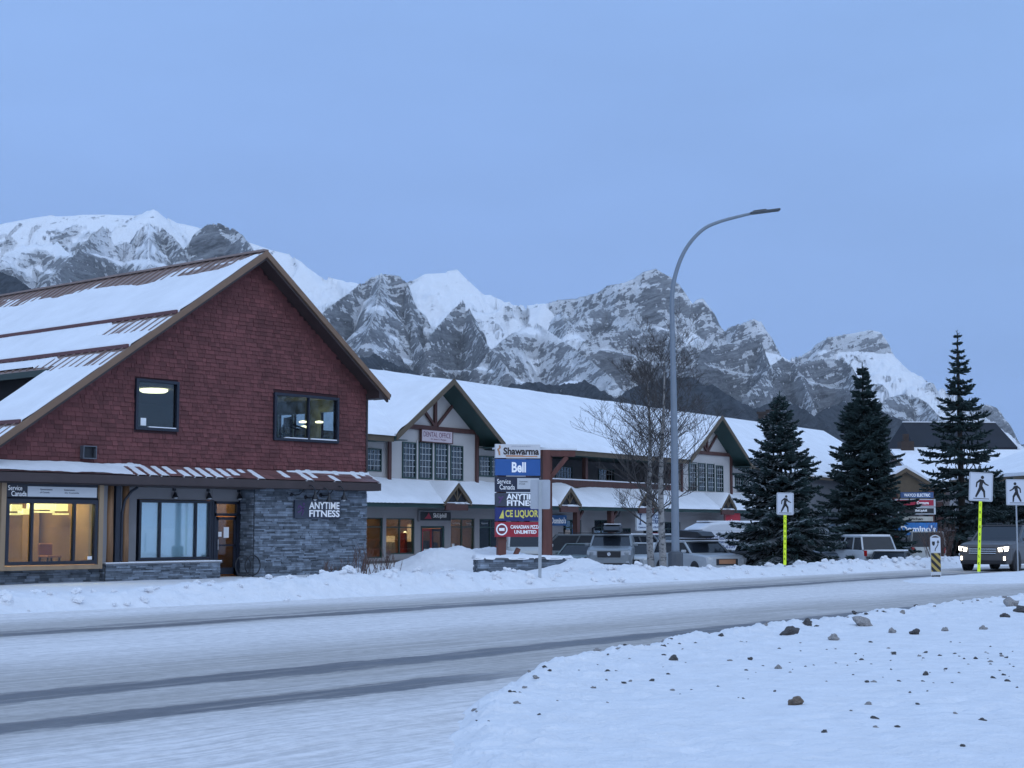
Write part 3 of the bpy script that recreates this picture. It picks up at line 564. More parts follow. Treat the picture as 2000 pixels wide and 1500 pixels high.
# roof slabs
def slab(m, x0, x1, y0, y1, th=0.14, up=0.0):
    f = roofz
    m.prism([(x0, y0, f(x0)+up-th), (x1, y0, f(x1)+up-th), (x1, y0, f(x1)+up), (x0, y0, f(x0)+up)], (0, y1-y0, 0))
# roof terrace cut into the left slope (seen at the photo's left edge)
PX0, PX1, PY0, PY1 = 22.2, 28.05, 42.3, 52.0
m = MB(); slab(m, PX1, AP[0], YF, YB); slab(m, XL, PX0, YF, YB); slab(m, PX0, PX1, YF, PY0); slab(m, PX0, PX1, PY1, YB); slab(m, AP[0], XR, YF, YB)
rbuild(m, 'metal_roof', ROOFMETAL, red)
m = MB(); y = YF+0.25
while y < YB:
    for (a, b) in ((PX1, AP[0]-.05), (XL, PX0)) if PY0 < y < PY1 else ((XL, AP[0]-.05),):
        m.beam((a, y, roofz(a)+0.02), (b, y, roofz(b)+0.02), 0.03, 0.06, up=(0, 0, 1))
    y += 0.42
m.beam((AP[0]-.02, YF, AP[1]+0.03), (AP[0]-.02, YB, AP[1]+0.03), 0.22, 0.07)
rbuild(m, 'standing_seams', ROOFMETAL, red)
FLASH = mat('dark_red_roof_flashing', (0.12, 0.045, 0.045), 0.5)
m = MB()
for x in (30.60, 28.75, 25.05):
    y1_ = PY0-.1 if x < PX1 else YB
    m.beam((x, YF+.02, roofz(x)+0.075), (x, y1_, roofz(x)+0.075), 0.07, 0.12)
rbuild(m, 'snow_stop', FLASH, red)
# terrace recess
m = MB(); m.box(PX0, PX1, PY0, PY1, 2.85, 2.95)
m.prism([(PX0, PY0+.02, 2.95), (PX1, PY0+.02, 2.95), (PX1, PY0+.02, roofz(PX1)-.15), (PX0, PY0+.02, roofz(PX0)-.15)], (0, .1, 0)); m.box(PX1+.9, PX1+1.0, PY0, PY1, 2.9, roofz(PX1+1)-.15)
m.prism([(PX0, PY1-.1, 2.95), (PX1+.9, PY1-.1, 2.95), (PX1+.9, PY1-.1, roofz(PX1+.9)-.15), (PX0, PY1-.1, roofz(PX0)-.15)], (0, .1, 0))
rbuild(m, 'roof_terrace', mat('dark_terrace_wall', (0.03, 0.03, 0.035), 0.8), red)
m = MB(); m.beam((PX1+.02, PY0-.1, roofz(PX1)-.12), (PX1+.02, PY1, roofz(PX1)-.12), 0.10, 0.20); rbuild(m, 'gutter', mat('dark_green_gutter', (0.03, 0.05, 0.045), 0.5), red)
for (x, y) in ((PX1+.88, 44.5), (PX1+.88, 47.5)): m = MB(); m.box(x-.03, x, y-.6, y+.6, 4.2, 5.4); rbuild(m, 'terrace_window', NAVY, red)
# rakes
m = MB()
for (xa, xb) in ((XL, AP[0]), (AP[0], XR)):
    m.prism([(xa, YF-.05, roofz(xa)-.20), (xb, YF-.05, roofz(xb)-.20), (xb, YF-.05, roofz(xb)+.03), (xa, YF-.05, roofz(xa)+.03)], (0, .06, 0))
rbuild(m, 'rake_board', RAKE, red)
m = MB()
for (xa, xb) in ((XL, AP[0]), (AP[0], XR-.02)):
    m.prism([(xa, YF+.02, roofz(xa)-.30), (xb, YF+.02, roofz(xb)-.30), (xb, YF+.02, roofz(xb)-.145), (xa, YF+.02, roofz(xa)-.145)], (0, .10, 0))
    m.prism([(xa, YF+.12, roofz(xa)-.19), (xb, YF+.12, roofz(xb)-.19), (xb, YF+.12, roofz(xb)-.143), (xa, YF+.12, roofz(xa)-.143)], (0, BY-YF, 0))
m.prism([(39.80, YF+.03, 6.34), (XR, YF+.03, 6.34), (XR, YF+.03, 6.50), (39.80, YF+.03, 6.86)], (0, 0.62, 0))
m.box(39.8, XR, YF+.65, YB, 6.34, 6.37); m.box(XR-.02, XR+.10, YF, YB, 6.40, 6.52)
rbuild(m, 'eave_soffit', FASCIA, red)
# snow on the left slope: thins out over the ridge metal and below the snow stops
def roof_snow():
    ns, ny = 230, 300; xs = np.linspace(XL, AP[0]-.05, ns)[:, None]+np.zeros((1, ny)); ys = np.linspace(YF+.01, YB, ny)[None, :]+np.zeros((ns, 1))
    base = AP[1]-(AP[0]-xs)*SL; dr = (AP[0]-xs)/math.cos(math.atan(SL))
    t = 0.085+0.02*fbm(xs*1.2, ys*.5, 3)
    edge = 1.12+0.22*fbm(xs*0+2, ys*.9, 4)+0.7*np.clip(fbm(xs*0+9, ys*.45, 2)-.1, 0, 1)-1.0*sstep(YF+1.4, YF+.1, ys)
    t = np.where(dr < edge, -0.03+0.05*sstep(.45, .75, vnoise(xs*1.2+4, ys*1.1))*(dr > edge-.7), t*sstep(0, .12, dr-edge)+.0)
    for x0, ln in ((30.60, 4.2), (28.75, 4.6), (25.05, 2.5)):
        d = (x0-xs); w = sstep(YF+ln, YF+ln*.55, ys+0.8*fbm(xs, ys*1.3, 3)); bare = (d > -.02)*(d < 0.95+.15*fbm(xs*2, ys*1.5, 2))*w
        t = np.where(bare > .4, 0.012+0.03*np.clip(fbm(xs*.7, ys*3.4, 2), -1, 1), t); t = np.where((d > -.07) & (d < .10), -.04, t)
        t = np.where((d < -.07) & (d > -.5), t+0.05*(1-np.abs(d+.07)/.45), t)
    ins = (ys > PY0-.02) & (ys < PY1) & (xs > PX0) & (xs < PX1+.03); t = np.where(ins, -5.0, t)
    t = t*np.where(ys < YF+.12, .55, 1)
    # drop grid cells over the terrace
    o = grid_obj('snow', xs-BX, ys-BY, base+t, ROOFSNOW)
    bmesh_del(o, lambda c: c.z < roofz(c.x+BX)-.3 or (PX0-BX < c.x < PX1+.03-BX and PY0-.06-BY < c.y < PY1+.06-BY)); o.parent = red; return o
import bmesh
def bmesh_del(o, fn):
    bm = bmesh.new(); bm.from_mesh(o.data); bmesh.ops.delete(bm, geom=[f for f in bm.faces if fn(f.calc_center_median())], context='FACES'); bm.to_mesh(o.data); bm.free()
roof_snow()
m = MB(); m.prism([(AP[0]+.15, YF+.01, roofz(AP[0]+.15)+.0), (XR-.02, YF+.01, roofz(XR-.02)), (XR-.02, YF+.01, roofz(XR-.02)+.07), (AP[0]+.15, YF+.01, roofz(AP[0]+.15)+.07)], (0, YB-YF-.02, 0)); rbuild(m, 'snow', ROOFSNOW, red)
# upper windows
def window(parent, x0, x1, z0, z1, yf, mull=(), frame=0.09, depth=0.14, glass=GLASS, fm=NAVY, world=True, rails=(), gy=0.09, name='window', fd=0.06):
    m = MB(); a, b = yf-fd, yf-fd+depth
    m.box(x0, x1, a, b, z1-frame, z1); m.box(x0, x1, a, b, z0, z0+frame); m.box(x0, x0+frame, a, b, z0+frame, z1-frame); m.box(x1-frame, x1, a, b, z0+frame, z1-frame)
    for q in mull: m.box(q-frame*.35, q+frame*.35, a+.02, b-.01, z0+frame, z1-frame)
    for q in rails: m.box(x0+frame, x1-frame, a+.022, b-.012, q-frame*.3, q+frame*.3)
    f = m.build(name, fm, parent, world=world)
    g = MB(); g.box(x0+frame*.8, x1-frame*.8, yf-fd+gy, yf-fd+gy+.012, z0+frame*.8, z1-frame*.8)
    pane = MB(); pane.v = g.v; pane.f = g.f; p = pane.build('pane', glass, None)
    if world:
        mi = parent_matrix(parent).inverted(); p.data.transform(mi)
    p.parent = f; return f
w1 = window(red, *WIN[0], BY, mull=()); w2 = window(red, *WIN[1], BY, mull=(36.92,))
for f, (x0, x1, z0, z1) in ((w1, (30.05, 31.12, 4.81, 4.84)), (w2, (35.8, 36.86, 4.73, 4.76)), (w2, (37.0, 38.26, 4.73, 4.77))):
    m = MB(); m.box(x0-BX, x1-BX, -0.055, 0.02, z0, z1); o = m.build('sill_snow', SNOW, f)
m = MB(); m.box(29.78-BX, 29.99-BX, 0.02, 0.026, 4.86, 5.10); m.build('paper_notice', WHITE, w1)
def room(parent, x0, x1, y0, y1, z0, z1, wall, floor, name='room', ceil=None):
    m = MB(); t = .04
    m.box(x0, x1, y1, y1+t, z0, z1); m.box(x0-t, x0, y0, y1+t, z0, z1); m.box(x1, x1+t, y0, y1+t, z0, z1); o = m.build(name, wall, parent, world=True)
    m = MB(); m.box(x0-t, x1+t, y0, y1+t, z1, z1+t); m.build('ceiling', ceil or wall, o); 
    ch = [c for c in bpy.data.objects if c.parent == o]
    m2 = MB(); m2.box(x0-t, x1+t, y0, y1+t, z0-t, z0); fl = m2.build('room_floor', floor, o)
    for c in ch+[fl]: c.data.transform(parent_matrix(parent).inverted())
    return o
pass
DIMWALL = mat('interior_grey_green_wall', (0.42, 0.45, 0.38), 0.9, 0.06)
m = MB(); m.box(29.2, 39.6, 48.5, 48.55, 4.1, 6.4); m.box(29.2, 29.25, BY+.27, 48.5, 4.1, 6.4); r1 = rbuild(m, 'gym_room', DIMWALL, red)
for nm, z0, z1, mt_ in (('ceiling', 6.4, 6.44, mat('interior_ceiling', (.45, .44, .38), .9)), ('room_floor', 4.05, 4.1, CARPET)):
    m = MB(); m.box(29.2, 39.69, BY+.27, 48.5, z0, z1); o = m.build(nm, mt_, r1); o.data.transform(parent_matrix(red).inverted())
SW = [(41.2, 42.25), (43.1, 43.75), (43.85, 44.6)]
m = MB(); ys_ = BY+.27
for (a_, b_) in SW: m.box(39.62, 39.69, ys_, a_, 4.1, 6.4); m.box(39.62, 39.69, a_, b_, 4.1, 4.95); m.box(39.62, 39.69, a_, b_, 5.95, 6.4); ys_ = b_
m.box(39.62, 39.69, ys_, 48.5, 4.1, 6.4); o = m.build('side_room_wall', DIMWALL, r1); o.data.transform(parent_matrix(red).inverted())
def pl(parent, x0, x1, y0, y1, z0, z1, mtl, name, sub=None):
    m = MB(); m.box(x0, x1, y0, y1, z0, z1); o = m.build(name, mtl, parent); o.data.transform(parent_matrix(red).inverted()); return o
m = MB(); m.lathe((32.7, 43.2, 6.38), (0, 0, -1), [(0.48, 0), (0.48, .05), (0.40, .10)], 24); o = m.build('ceiling_or_fill_light', DOWNLAMP, r1); o.data.transform(parent_matrix(red).inverted())
for (x, y, zz) in ((38.9, 42.4, 5.58), (39.35, 42.0, 5.58), (38.6, 42.0, 5.36)): 
    m = MB(); m.lathe((x, y, zz), (0, 0, -1), [(0.02, -.03), (0.15, 0), (0.15, .04), (0.12, .06)], 16); o = m.build('pendant_light', DOWNLAMP, r1); o.data.transform(parent_matrix(red).inverted())
for (x0, y0, y1) in ((36.5, 44.5, 44.8), (38.2, 43.3, 43.5)): pl(r1, x0, x0+.2, y0, y1, 4.1, 6.4, DIMWALL, 'column')
pl(r1, 39.3, 39.55, BY+.3, BY+.5, 4.15, 6.6, mat('orange_wood_post', (0.30, 0.13, 0.06), .7), 'post')
def gym_machine(x, y, s, label):
    t = thing('exercise_machine', label, 'gym machine', (x, y, 4.12), rz=R(s))
    m = MB(); m.box(-.35, .35, -.9, .7, .0, .2); m.build('base', ROOMDARK, t)
    m = MB(); m.tube([(-.3, .55, .2), (-.3, .7, 1.2)], .04, 6); m.tube([(.3, .55, .2), (.3, .7, 1.2)], .04, 6); m.tube([(-.3, .7, 1.2), (-.3, .1, 1.05)], .035, 6); m.tube([(.3, .7, 1.2), (.3, .1, 1.05)], .035, 6); m.build('handrail', ROOMDARK, t)
    m = MB(); m.box(-.33, .33, .6, .68, 1.1, 1.45); m.build('console', ROOMDARK, t)
gym_machine(36.2, 41.3, 10, 'dark treadmill seen behind the left pane of the wide upper window')
gym_machine(37.7, 41.0, 70, 'dark treadmill seen behind the right pane of the wide upper window')
gym_machine(30.6, 41.4, 80, 'dark treadmill seen behind the single tall upper window')
# wall vent
v = thing('wall_vent', 'small square dark exhaust vent hood on the red shingles above the metal eave', 'vent', (27.81, BY, 3.73))
m = MB(); m.box(-.24, .24, -.16, .02, 0, .03); m.box(-.24, .24, -.16, .02, .37, .40); m.box(-.24, -.21, -.16, .02, .03, .37); m.box(.21, .24, -.16, .02, .03, .37); m.build('hood', mat('dark_weathered_metal', (.10, .11, .13), .5), v)
m = MB(); m.box(-.21, .21, -.03, .0, .03, .37); m.build('louvre', BLACK, v)
# pent roof over the ground floor
PF = 39.33
m = MB(); m.prism([(19.5, PF, 3.16), (39.86, PF, 3.16), (39.86, PF, 3.22), (19.5, PF, 3.22)], (0, .05, 0))
m.prism([(19.5, PF, 3.24), (19.5, BY+.02, 3.56), (19.5, BY+.02, 3.50), (19.5, PF, 3.18)], (20.36, 0, 0)); rbuild(m, 'canopy_deck', FASCIA, red)
m = MB(); rr = random.Random(11); x = 19.5
while x < 39.80:
    w = 0.44; x2 = min(x+w-.012, 39.86)
    for k in range(2):
        u0 = k*.5; u1 = u0+.52; f = lambda u: (PF-.03+(BY+.02-PF)*u, 3.245+.325*u)
        (ya, za), (yb, zb) = f(u0), f(u1); sx = .10*(1 if k == 0 else .5)
        m.prism([(x, ya, za+.025), (x2, ya, za+.025), (x2-.08, yb, zb+.008), (x-.08, yb, zb+.008)], (0, 0, .012))
    x += w
rbuild(m, 'canopy_metal_shingles', PENTMETAL, red)
m = MB(); m.box(19.5, 39.88, PF-.06, PF-.002, 2.97, 3.235); m.box(39.83, 39.885, PF, BY, 2.97, 3.23); m.box(19.5, 39.83, PF, BY+.1, 2.96, 2.99); rbuild(m, 'fascia_board', FASCIA, red)
def pent_snow():
    nx, nu = 900, 16; X = np.linspace(19.6, 39.84, nx)[:, None]+np.zeros((1, nu)); U = np.linspace(-0.03, 1.0, nu)[None, :]+np.zeros((nx, 1))
    Y = PF-.03+(BY-PF)*U; Zb = 3.27+.325*U
    full = sstep(29.4, 27.9, X+.4*fbm(X, U*0, 3)); ph = ((X-19.5) % .44)/.44
    t = full*(0.05+.03*fbm(X*2, U*3, 3))+(1-full)*(0.03*sstep(.30, .55, vnoise(np.floor((X-19.5)/.44)*3.7+.5, U*1.2+3)+.25*sstep(38, 30, X)-.15)*sstep(.05, .2, ph)*sstep(1.0, .75, ph+U*.25)-0.012)
    t = t*sstep(1.02, .93, U)+(1-full)*.085*np.exp(-((U-.95)/.05)**2)*sstep(.50, .60, vnoise(X*.55+3, U*0))
    t = np.where(t < .004, -.05, t)
    o = grid_obj('canopy_snow', X-BX, Y-BY, Zb+t, ROOFSNOW); o.parent = red
pent_snow()
# ground floor walls
GY = 40.65
m = MB()
m.box(28.95, 30.20, GY, GY+.15, 0, 3.0); m.box(30.20, 33.25, GY, GY+.15, 2.55, 3.0); m.box(30.20, 33.25, GY, GY+.15, 0, .58); m.box(33.25, 34.50, GY-.01, GY+.15, 2.50, 3.0)
m.box(28.25, 28.62, 39.98, 40.14, .5, 2.98); m.box(28.46, 28.6, 40.1, GY+.1, .5, 2.98)
rbuild(m, 'stucco_wall', STUCCO, red)
m = MB(); m.box(19.6, 24.7, 40.0, 40.14, .5, 2.98); rbuild(m, 'stucco_wall', STUCCO, red)
m = MB(); m.box(28.6, 34.55, PF+.1, GY+.1, 2.93, 2.955); m.box(19.6, 28.6, PF+.1, 40.1, 2.93, 2.955); rbuild(m, 'soffit', FASCIA, red)
def ledge(m, x0, x1, z0, z1, y, axis='x', seed=1, skip=None):
    rr = random.Random(seed); z = z0
    while z < z1-.01:
        h = min(rr.choice((.035, .045, .06, .06, .085)), z1-z); x = x0-rr.uniform(0, .3)
        while x < x1:
            w = rr.uniform(.16, .62); a = max(x, x0); b = min(x+w, x1); p = rr.uniform(0.01, .055)
            if b-a > .02:
                if axis == 'x': m.box(a+.003, b-.003, y-p, y+.02, z+.003, z+h-.003)
                else: m.box(y-p, y+.02, a+.003, b-.003, z+.003, z+h-.003)
            x += w
        z += h
m = MB(); ledge(m, 34.49, 39.80, 0.0, 2.97, 39.94, seed=5); ledge(m, 39.99, 40.7, 0.0, 2.97, 34.50, axis='y', seed=6)
ledge(m, 28.46, 32.92, -.05, .50, 39.80, seed=7); ledge(m, 19.6, 28.46, -.05, .50, 40.10, seed=8); ledge(m, 39.85, 40.6, -.05, .50, 28.47, axis='y', seed=9)
rbuild(m, 'stone_cladding', STONE, red)
m = MB(); m.box(34.50, 39.80, 39.945, 40.2, 0, 2.965); m.box(34.51, 34.7, 40.2, GY+.1, 0, 2.96); m.box(28.47, 32.92, 39.805, 40.5, 0, .50); m.box(19.6, 28.46, 40.105, 40.5, 0, .50); rbuild(m, 'mortar_bed', MORTAR, red)
m = MB(); m.box(28.42, 32.98, 39.74, GY-.002, .50, .545); m.box(28.2, 28.44, 40.0, 40.1, .50, .54); rbuild(m, 'sill_cap', mat('grey_stone_cap', (0.19, 0.20, 0.22), .9), red)
m = MB(); m.box(28.43, 32.97, 39.75, GY-.01, .546, .575); o = rbuild(m, 'sill_snow', SNOW, red)
# blinded side window, door
sw = window(red, 30.27, 33.20, .60, 2.53, GY, mull=(31.12, 32.58), frame=.085, glass=glass_mat('reflective_window_glass', (.85, .95, .98), .22, .95))
m = MB(); m.box(30.35, 33.12, GY+.075, GY+.085, .66, 2.47); o = m.build('blind', mat('pale_blind', (.88, .92, .92), .7, .03), sw); o.data.transform(parent_matrix(red).inverted())
dr = MB(); x0, x1 = 33.33, 34.40; z1 = 2.52
for q in ((x0, x0+.09, 0.05, z1), (x1-.09, x1, 0.05, z1), (x0, x1, z1-.09, z1), (x0, x1, 2.03, 2.12)): dr.box(q[0], q[1], GY-.04, GY+.1, q[2], q[3])
dr.box(33.25, 33.33, GY-.02, GY+.1, 0, 2.56); dr.box(34.40, 34.50, GY-.02, GY+.1, 0, 2.56)
do = rbuild(dr, 'door_frame', NAVY, red)
m = MB(); a, b = x0+.10, x1-.10
for q in ((a, a+.10, .08, 2.0), (b-.10, b, .08, 2.0), (a, b, 1.90, 2.0), (a, b, .08, .30), (a, b, 1.02, 1.08)): m.box(q[0], q[1], GY-.01, GY+.04, q[2], q[3])
d2 = rbuild(m, 'door', NAVY, red)
m = MB(); m.box(a+.08, b-.08, GY+.01, GY+.02, .28, 1.92); o = m.build('pane', GLASS, d2); o.data.transform(parent_matrix(red).inverted())
m = MB(); m.box(a+.34, a+.56, GY+.0, GY+.006, 1.30, 1.66); m.box(a+.11, a+.25, GY+.0, GY+.006, 1.34, 1.5); o = m.build('paper_notice', WHITE, d2); o.data.transform(parent_matrix(red).inverted())
m = MB(); m.tube([(a+.06, GY-.06, .9), (a+.06, GY-.06, 1.25)], .014, 6); o = m.build('handle', STEEL, d2); o.data.transform(parent_matrix(red).inverted())
m = MB(); m.box(x0+.08, x1-.08, GY+.01, GY+.02, 2.12, 2.44); o = m.build('pane', GLASS, do); o.data.transform(parent_matrix(red).inverted())
r3 = room(red, 33.2, 34.48, GY+.2, 44.5, .02, 2.75, ROOMWOOD, CARPET)
m = MB(); m.box(33.5, 34.2, 41.4, 42.0, 2.70, 2.74); o = m.build('ceiling_or_fill_light', WARMLAMP, r3); o.data.transform(parent_matrix(red).inverted())
# office window with wood casing
m = MB(); q = (24.72, 28.22, .40, 2.96); yf = 39.62
m.box(q[0], q[0]+.16, yf, 40.14, q[2], q[3]); m.box(q[1]-.16, q[1], yf, 40.14, q[2], q[3]); m.box(q[0]+.16, q[1]-.16, yf, 40.14, q[2], q[2]+.13)
rbuild(m, 'window_casing', WOODFRAME, red)
sw = window(red, 24.90, 28.04, .545, 2.46, yf+.08, mull=(25.78, 27.23), frame=.11)
m = MB(); m.box(27.72, 27.88, yf+.06, yf+.066, .68, .78); o = m.build('paper_notice', WHITE, sw); o.data.transform(parent_matrix(red).inverted())
m = MB(); m.box(24.88, 28.06, yf+.06, 40.12, 2.455, 2.52); rbuild(m, 'window_header', NAVY, red)
r4 = room(red, 22.5, 28.44, 40.16, 44.6, .35, 2.95, ROOMWOOD, CARPET, ceil=ROOMWALL)
for (x0, x1, y0, z0, z1) in ((26.05, 26.42, 41.2, 2.14, 2.34), (26.05, 26.42, 41.25, 2.02, 2.08), (26.52, 26.82, 41.3, 2.04, 2.22), (26.95, 27.75, 41.5, 2.20, 2.42), (26.98, 27.72, 41.45, 2.10, 2.15), (27.85, 28.30, 41.6, 2.16, 2.40), (27.9, 28.30, 41.55, 2.04, 2.09)): pl(r4, x0, x1, y0, y0+.3, z0, z1, CEILLAMP, 'hanging_light')
pl(r4, 23.2, 27.8, 41.0, 41.8, 2.88, 2.93, lampmat('office_fill_light', (1, .70, .30), 26), 'added_fill_panel')  # unseen glowing panel added to brighten the office
pl(r4, 27.6, 28.2, 43.0, 44.4, .4, 2.9, ROOMWOOD, 'cabinet'); pl(r4, 24.1, 24.35, 40.8, 41.1, .4, 2.9, ROOMWALL, 'column')
for k in range(3): pl(r4, 24.9, 27.2, 44.50, 44.53, 1.0+k*.5, 1.02+k*.5, FASCIA, 'wall_joint')
ch = thing('office_chair', 'orange chair back seen through the lit office window', 'chair', (26.95, 40.75, .39))
m = MB(); m.box(-.25, .25, -.04, .04, .42, .78); m.build('backrest', mat('orange_fabric', (0.6, .22, .05), .8), ch, bevel=.06); m = MB(); m.box(-.25, .25, -.5, -.02, .36, .42); m.build('seat', MATS['orange_fabric'], ch, bevel=.02)
m = MB()
for (x, y) in ((-.2, -.45), (.2, -.45), (-.2, -.05), (.2, -.05)): m.box(x-.02, x+.02, y-.02, y+.02, 0, .36)
m.build('leg_frame', BLACK, ch)
# log columns with curved dark brace
for (x, r_) in ((28.72, .115), (29.30, .115)):
    m = MB(); m.tube([(x+.0, 40.0, .56), (x+.01, 40.0, 1.2), (x-.008, 40.0, 2.0), (x, 40.0, 2.95)], [r_*1.05, r_, r_*.98, r_*.95], 14); rbuild(m, 'log_column', LOG, red, smooth=True)
m = MB(); m.box(28.87, 29.05, 39.9, 40.08, .56, 2.95); m.tube([(29.10, 39.9, .6), (29.10, 39.9, 2.1), (29.18, 39.88, 2.5), (29.42, 39.86, 2.78), (29.62, 39.85, 2.90)], .045, 8); rbuild(m, 'dark_brace', NAVY, red)
# gooseneck lamps
def gooseneck(x, y, z, label, group, small=False):
    t = thing('wall_lamp', label, 'lamp', (x, y, z), group=group)
    small = small
    if small:
        m = MB(); m.box(-.05, .05, -.03, .03, -.02, .06); m.tube([(0, 0, .02), (0, -.05, -.08)], .012, 6); m.build('arm', BLACK, t)
        m = MB(); m.lathe((0, -.05, -.07), (0, -.12, -1), [(.035, 0), (.05, .06), (.10, .16), (.105, .18)], 14); m.build('shade', BLACK, t, smooth=True)
        m = MB(); m.lathe((0, -.08, -.20), (0, -.12, -1), [(.05, 0), (.075, .05), (.03, .08)], 10); m.build('bulb', GREYPL, t, smooth=True)
    else:
        m = MB(); m.lathe((0, -.01, 0), (0, -1, 0), [(.07, 0), (.07, .03)], 12)
        m.tube([(0, -.03, 0), (.06, -.14, -.02), (.12, -.28, .0), (.16, -.40, .10), (.19, -.52, .25), (.24, -.63, .32), (.30, -.74, .30), (.34, -.81, .21), (.35, -.84, .10)], .02, 8); m.build('arm', BLACK, t, smooth=True)
        m = MB(); m.lathe((.35, -.84, .12), (.02, 0, -1), [(.03, 0), (.04, .06), (.05, .12), (.11, .24), (.125, .29), (.11, .29)], 16); m.build('shade', BLACK, t, smooth=True)
        m = MB(); m.lathe((.35, -.84, -.10), (0, 0, -1), [(.04, 0), (.065, .06), (.045, .10), (.01, .12)], 10); m.build('bulb', WHITE, t, smooth=True)
gooseneck(36.12, 39.93, 2.78, 'leftmost of the three black gooseneck lamps over the fitness sign on the stone wall', 'gooseneck lamps over the fitness sign')
gooseneck(36.78, 39.93, 2.70, 'middle and lowest of the three black gooseneck lamps over the fitness sign', 'gooseneck lamps over the fitness sign')
gooseneck(37.50, 39.93, 2.78, 'rightmost of the three black gooseneck lamps over the fitness sign, nearest the wall corner', 'gooseneck lamps over the fitness sign')
for x, lb in ((31.65, 'small dark hooded lamp on the grey wall above the middle of the blinded window'), (33.05, 'small dark hooded lamp on the grey wall above the right end of the blinded window'), (34.36, 'small dark hooded lamp above the glass door beside the stone wall')):
    gooseneck(x, GY-.03, 2.86, lb, 'small hooded lamps under the eave', True)
# fitness sign
SIGNDARK = mat('slate_purple_sign', (0.045, 0.055, 0.085), .5, .05)
s = thing('fitness_sign', 'dark slate sign reading Anytime Fitness in white on the grey stone wall', 'sign', (37.28, 39.86, 2.28))
m = MB(); m.box(-1.08, 1.08, -.06, .02, -.31, .31); m.build('panel', SIGNDARK, s)
SIGNWHITE = mat('white_sign_lettering', (.85, .87, .9), .4, 0.0, emit=(.8, .88, 1), estr=.12)
text(s, 'ANYTIME', SIGNWHITE, (.30, -.066, .135), 1.46, .25, bold=.025); text(s, 'FITNESS', SIGNWHITE, (.31, -.066, -.145), 1.46, .24, bold=.025)
PURPLE = mat('purple_runner', (.10, .045, .16), .5)
def runner(m, k=1.0, ox=0.0):
    for a, b, w in (((-.18, .14), (-.02, .04), .07), ((-.02, .04), (.10, .10), .05), ((-.18, .14), (-.26, .02), .04), ((-.02, .04), (.04, -.08), .06), ((.04, -.08), (-.04, -.24), .05), ((-.02, .02), (-.16, -.10), .055), ((-.16, -.10), (-.27, -.12), .045)):
        m.beam((ox+a[0]*k, -.064, a[1]*k), (ox+b[0]*k, -.064, b[1]*k), w*k, .008, up=(0, 1, 0))
    m.lathe((ox+.05*k, -.06, .20*k), (0, -1, 0), [(.05*k, 0), (.05*k, .008)], 12)
m = MB(); runner(m, .9, -.73); m.build('runner_emblem', PURPLE, s)
# service canada sign above the office window
s = thing('office_sign', 'black and pale grey Service Canada sign above the lit office window', 'sign', (26.47, 39.68, 2.71))
m = MB(); m.box(-1.57, 1.57, 0, .08, -.22, .22); m.build('panel', NAVY, s)
m = MB(); m.box(-.87, 1.52, -.014, -.001, -.16, .14); m.build('pale_panel', GREYPL, s)
text(s, 'Service', SIGNWHITE, (-1.28, -.006, .085), .46, .14); text(s, 'Canada', SIGNWHITE, (-1.15, -.006, -.08), .50, .15)
DARKTXT = mat('dark_sign_lettering', (.03, .035, .05), .5)
text(s, 'Government', DARKTXT, (-.25, -.018, .055), .42, .055); text(s, 'of Canada', DARKTXT, (-.30, -.018, -.03), .32, .05); text(s, 'Gouvernement', DARKTXT, (.55, -.018, .055), .38, .055); text(s, 'du Canada', DARKTXT, (.63, -.018, -.03), .5, .05)
# bike rack by the door
t = thing('bike_rack', 'dark round hoop bicycle rack beside the glass door and stone wall', 'bike rack', (33.95, 39.7, .0))
for k, x in enumerate((-.12, .38)):
    m = MB(); m.tube([(x+.33*math.cos(a), 0+.1*k, .38+.33*math.sin(a)) for a in np.linspace(0, 2*math.pi, 26)], .022, 7, cap=False); m.tube([(x, .1*k, 0), (x, .1*k, .06)], .02, 6); m.build('hoop', BLACK, t, smooth=True)
# ================================================================ SHOPPING STRIP (two storeys, half-timbered gables)
MX, MY, MA, MG = 59.29, 53.87, R(6.1), -0.40
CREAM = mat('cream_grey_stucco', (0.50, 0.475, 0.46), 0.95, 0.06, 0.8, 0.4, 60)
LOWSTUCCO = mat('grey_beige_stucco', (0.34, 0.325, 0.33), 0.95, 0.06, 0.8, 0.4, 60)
TIMBER = mat('dark_red_brown_timber', (0.085, 0.035, 0.03), 0.7, 0.2, 2, stretch=(3, 3, .4))
OLIVE = mat('olive_brown_bargeboard', (0.115, 0.085, 0.055), 0.7, 0.12)
GREENSOF = mat('dark_green_soffit', (0.020, 0.052, 0.048), 0.6, 0.1)
GREENFR = mat('dark_green_window_frame', (0.02, 0.055, 0.05), 0.5, 0.05)
MUNTIN = mat('white_muntin', (0.42, 0.45, 0.46), 0.5, 0.0)
BLINDW = mat('pale_window_blind', (0.42, 0.48, 0.52), 0.8, 0.03)
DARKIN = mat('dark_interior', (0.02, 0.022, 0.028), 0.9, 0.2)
SHOPWARM = mat('warm_shop_wall', (0.36, 0.20, 0.12), 0.9, 0.25, 1.2)
mall = thing('shopping_strip', 'long two storey cream shopping building with two timbered gables and snowy roof', 'building', (MX, MY, 0), MA)
def lb(m, name, mt, parent=mall, **k): return m.build(name, mt, parent, **k)
G1, G2 = -1.0, 30.3; GT = 9.22; GS = 0.655
E0 = 6.05; RZ = 10.35; RV = 7.0
UL, UR = -16.0, 38.0
def mz(v): return E0+(RZ-E0)*(v+1.2)/(RV+1.2)
m = MB()
m.box(UL, 7.9, 0, .2, 3.0, E0-.05); m.box(25.6, UR, 0, .2, 3.0, E0-.05);  m.box(UR-.2, UR, .2, 13, MG, E0-.05); m.box(UL, UR, 13, 13.2, MG, E0)
lb(m, 'upper_wall', CREAM)
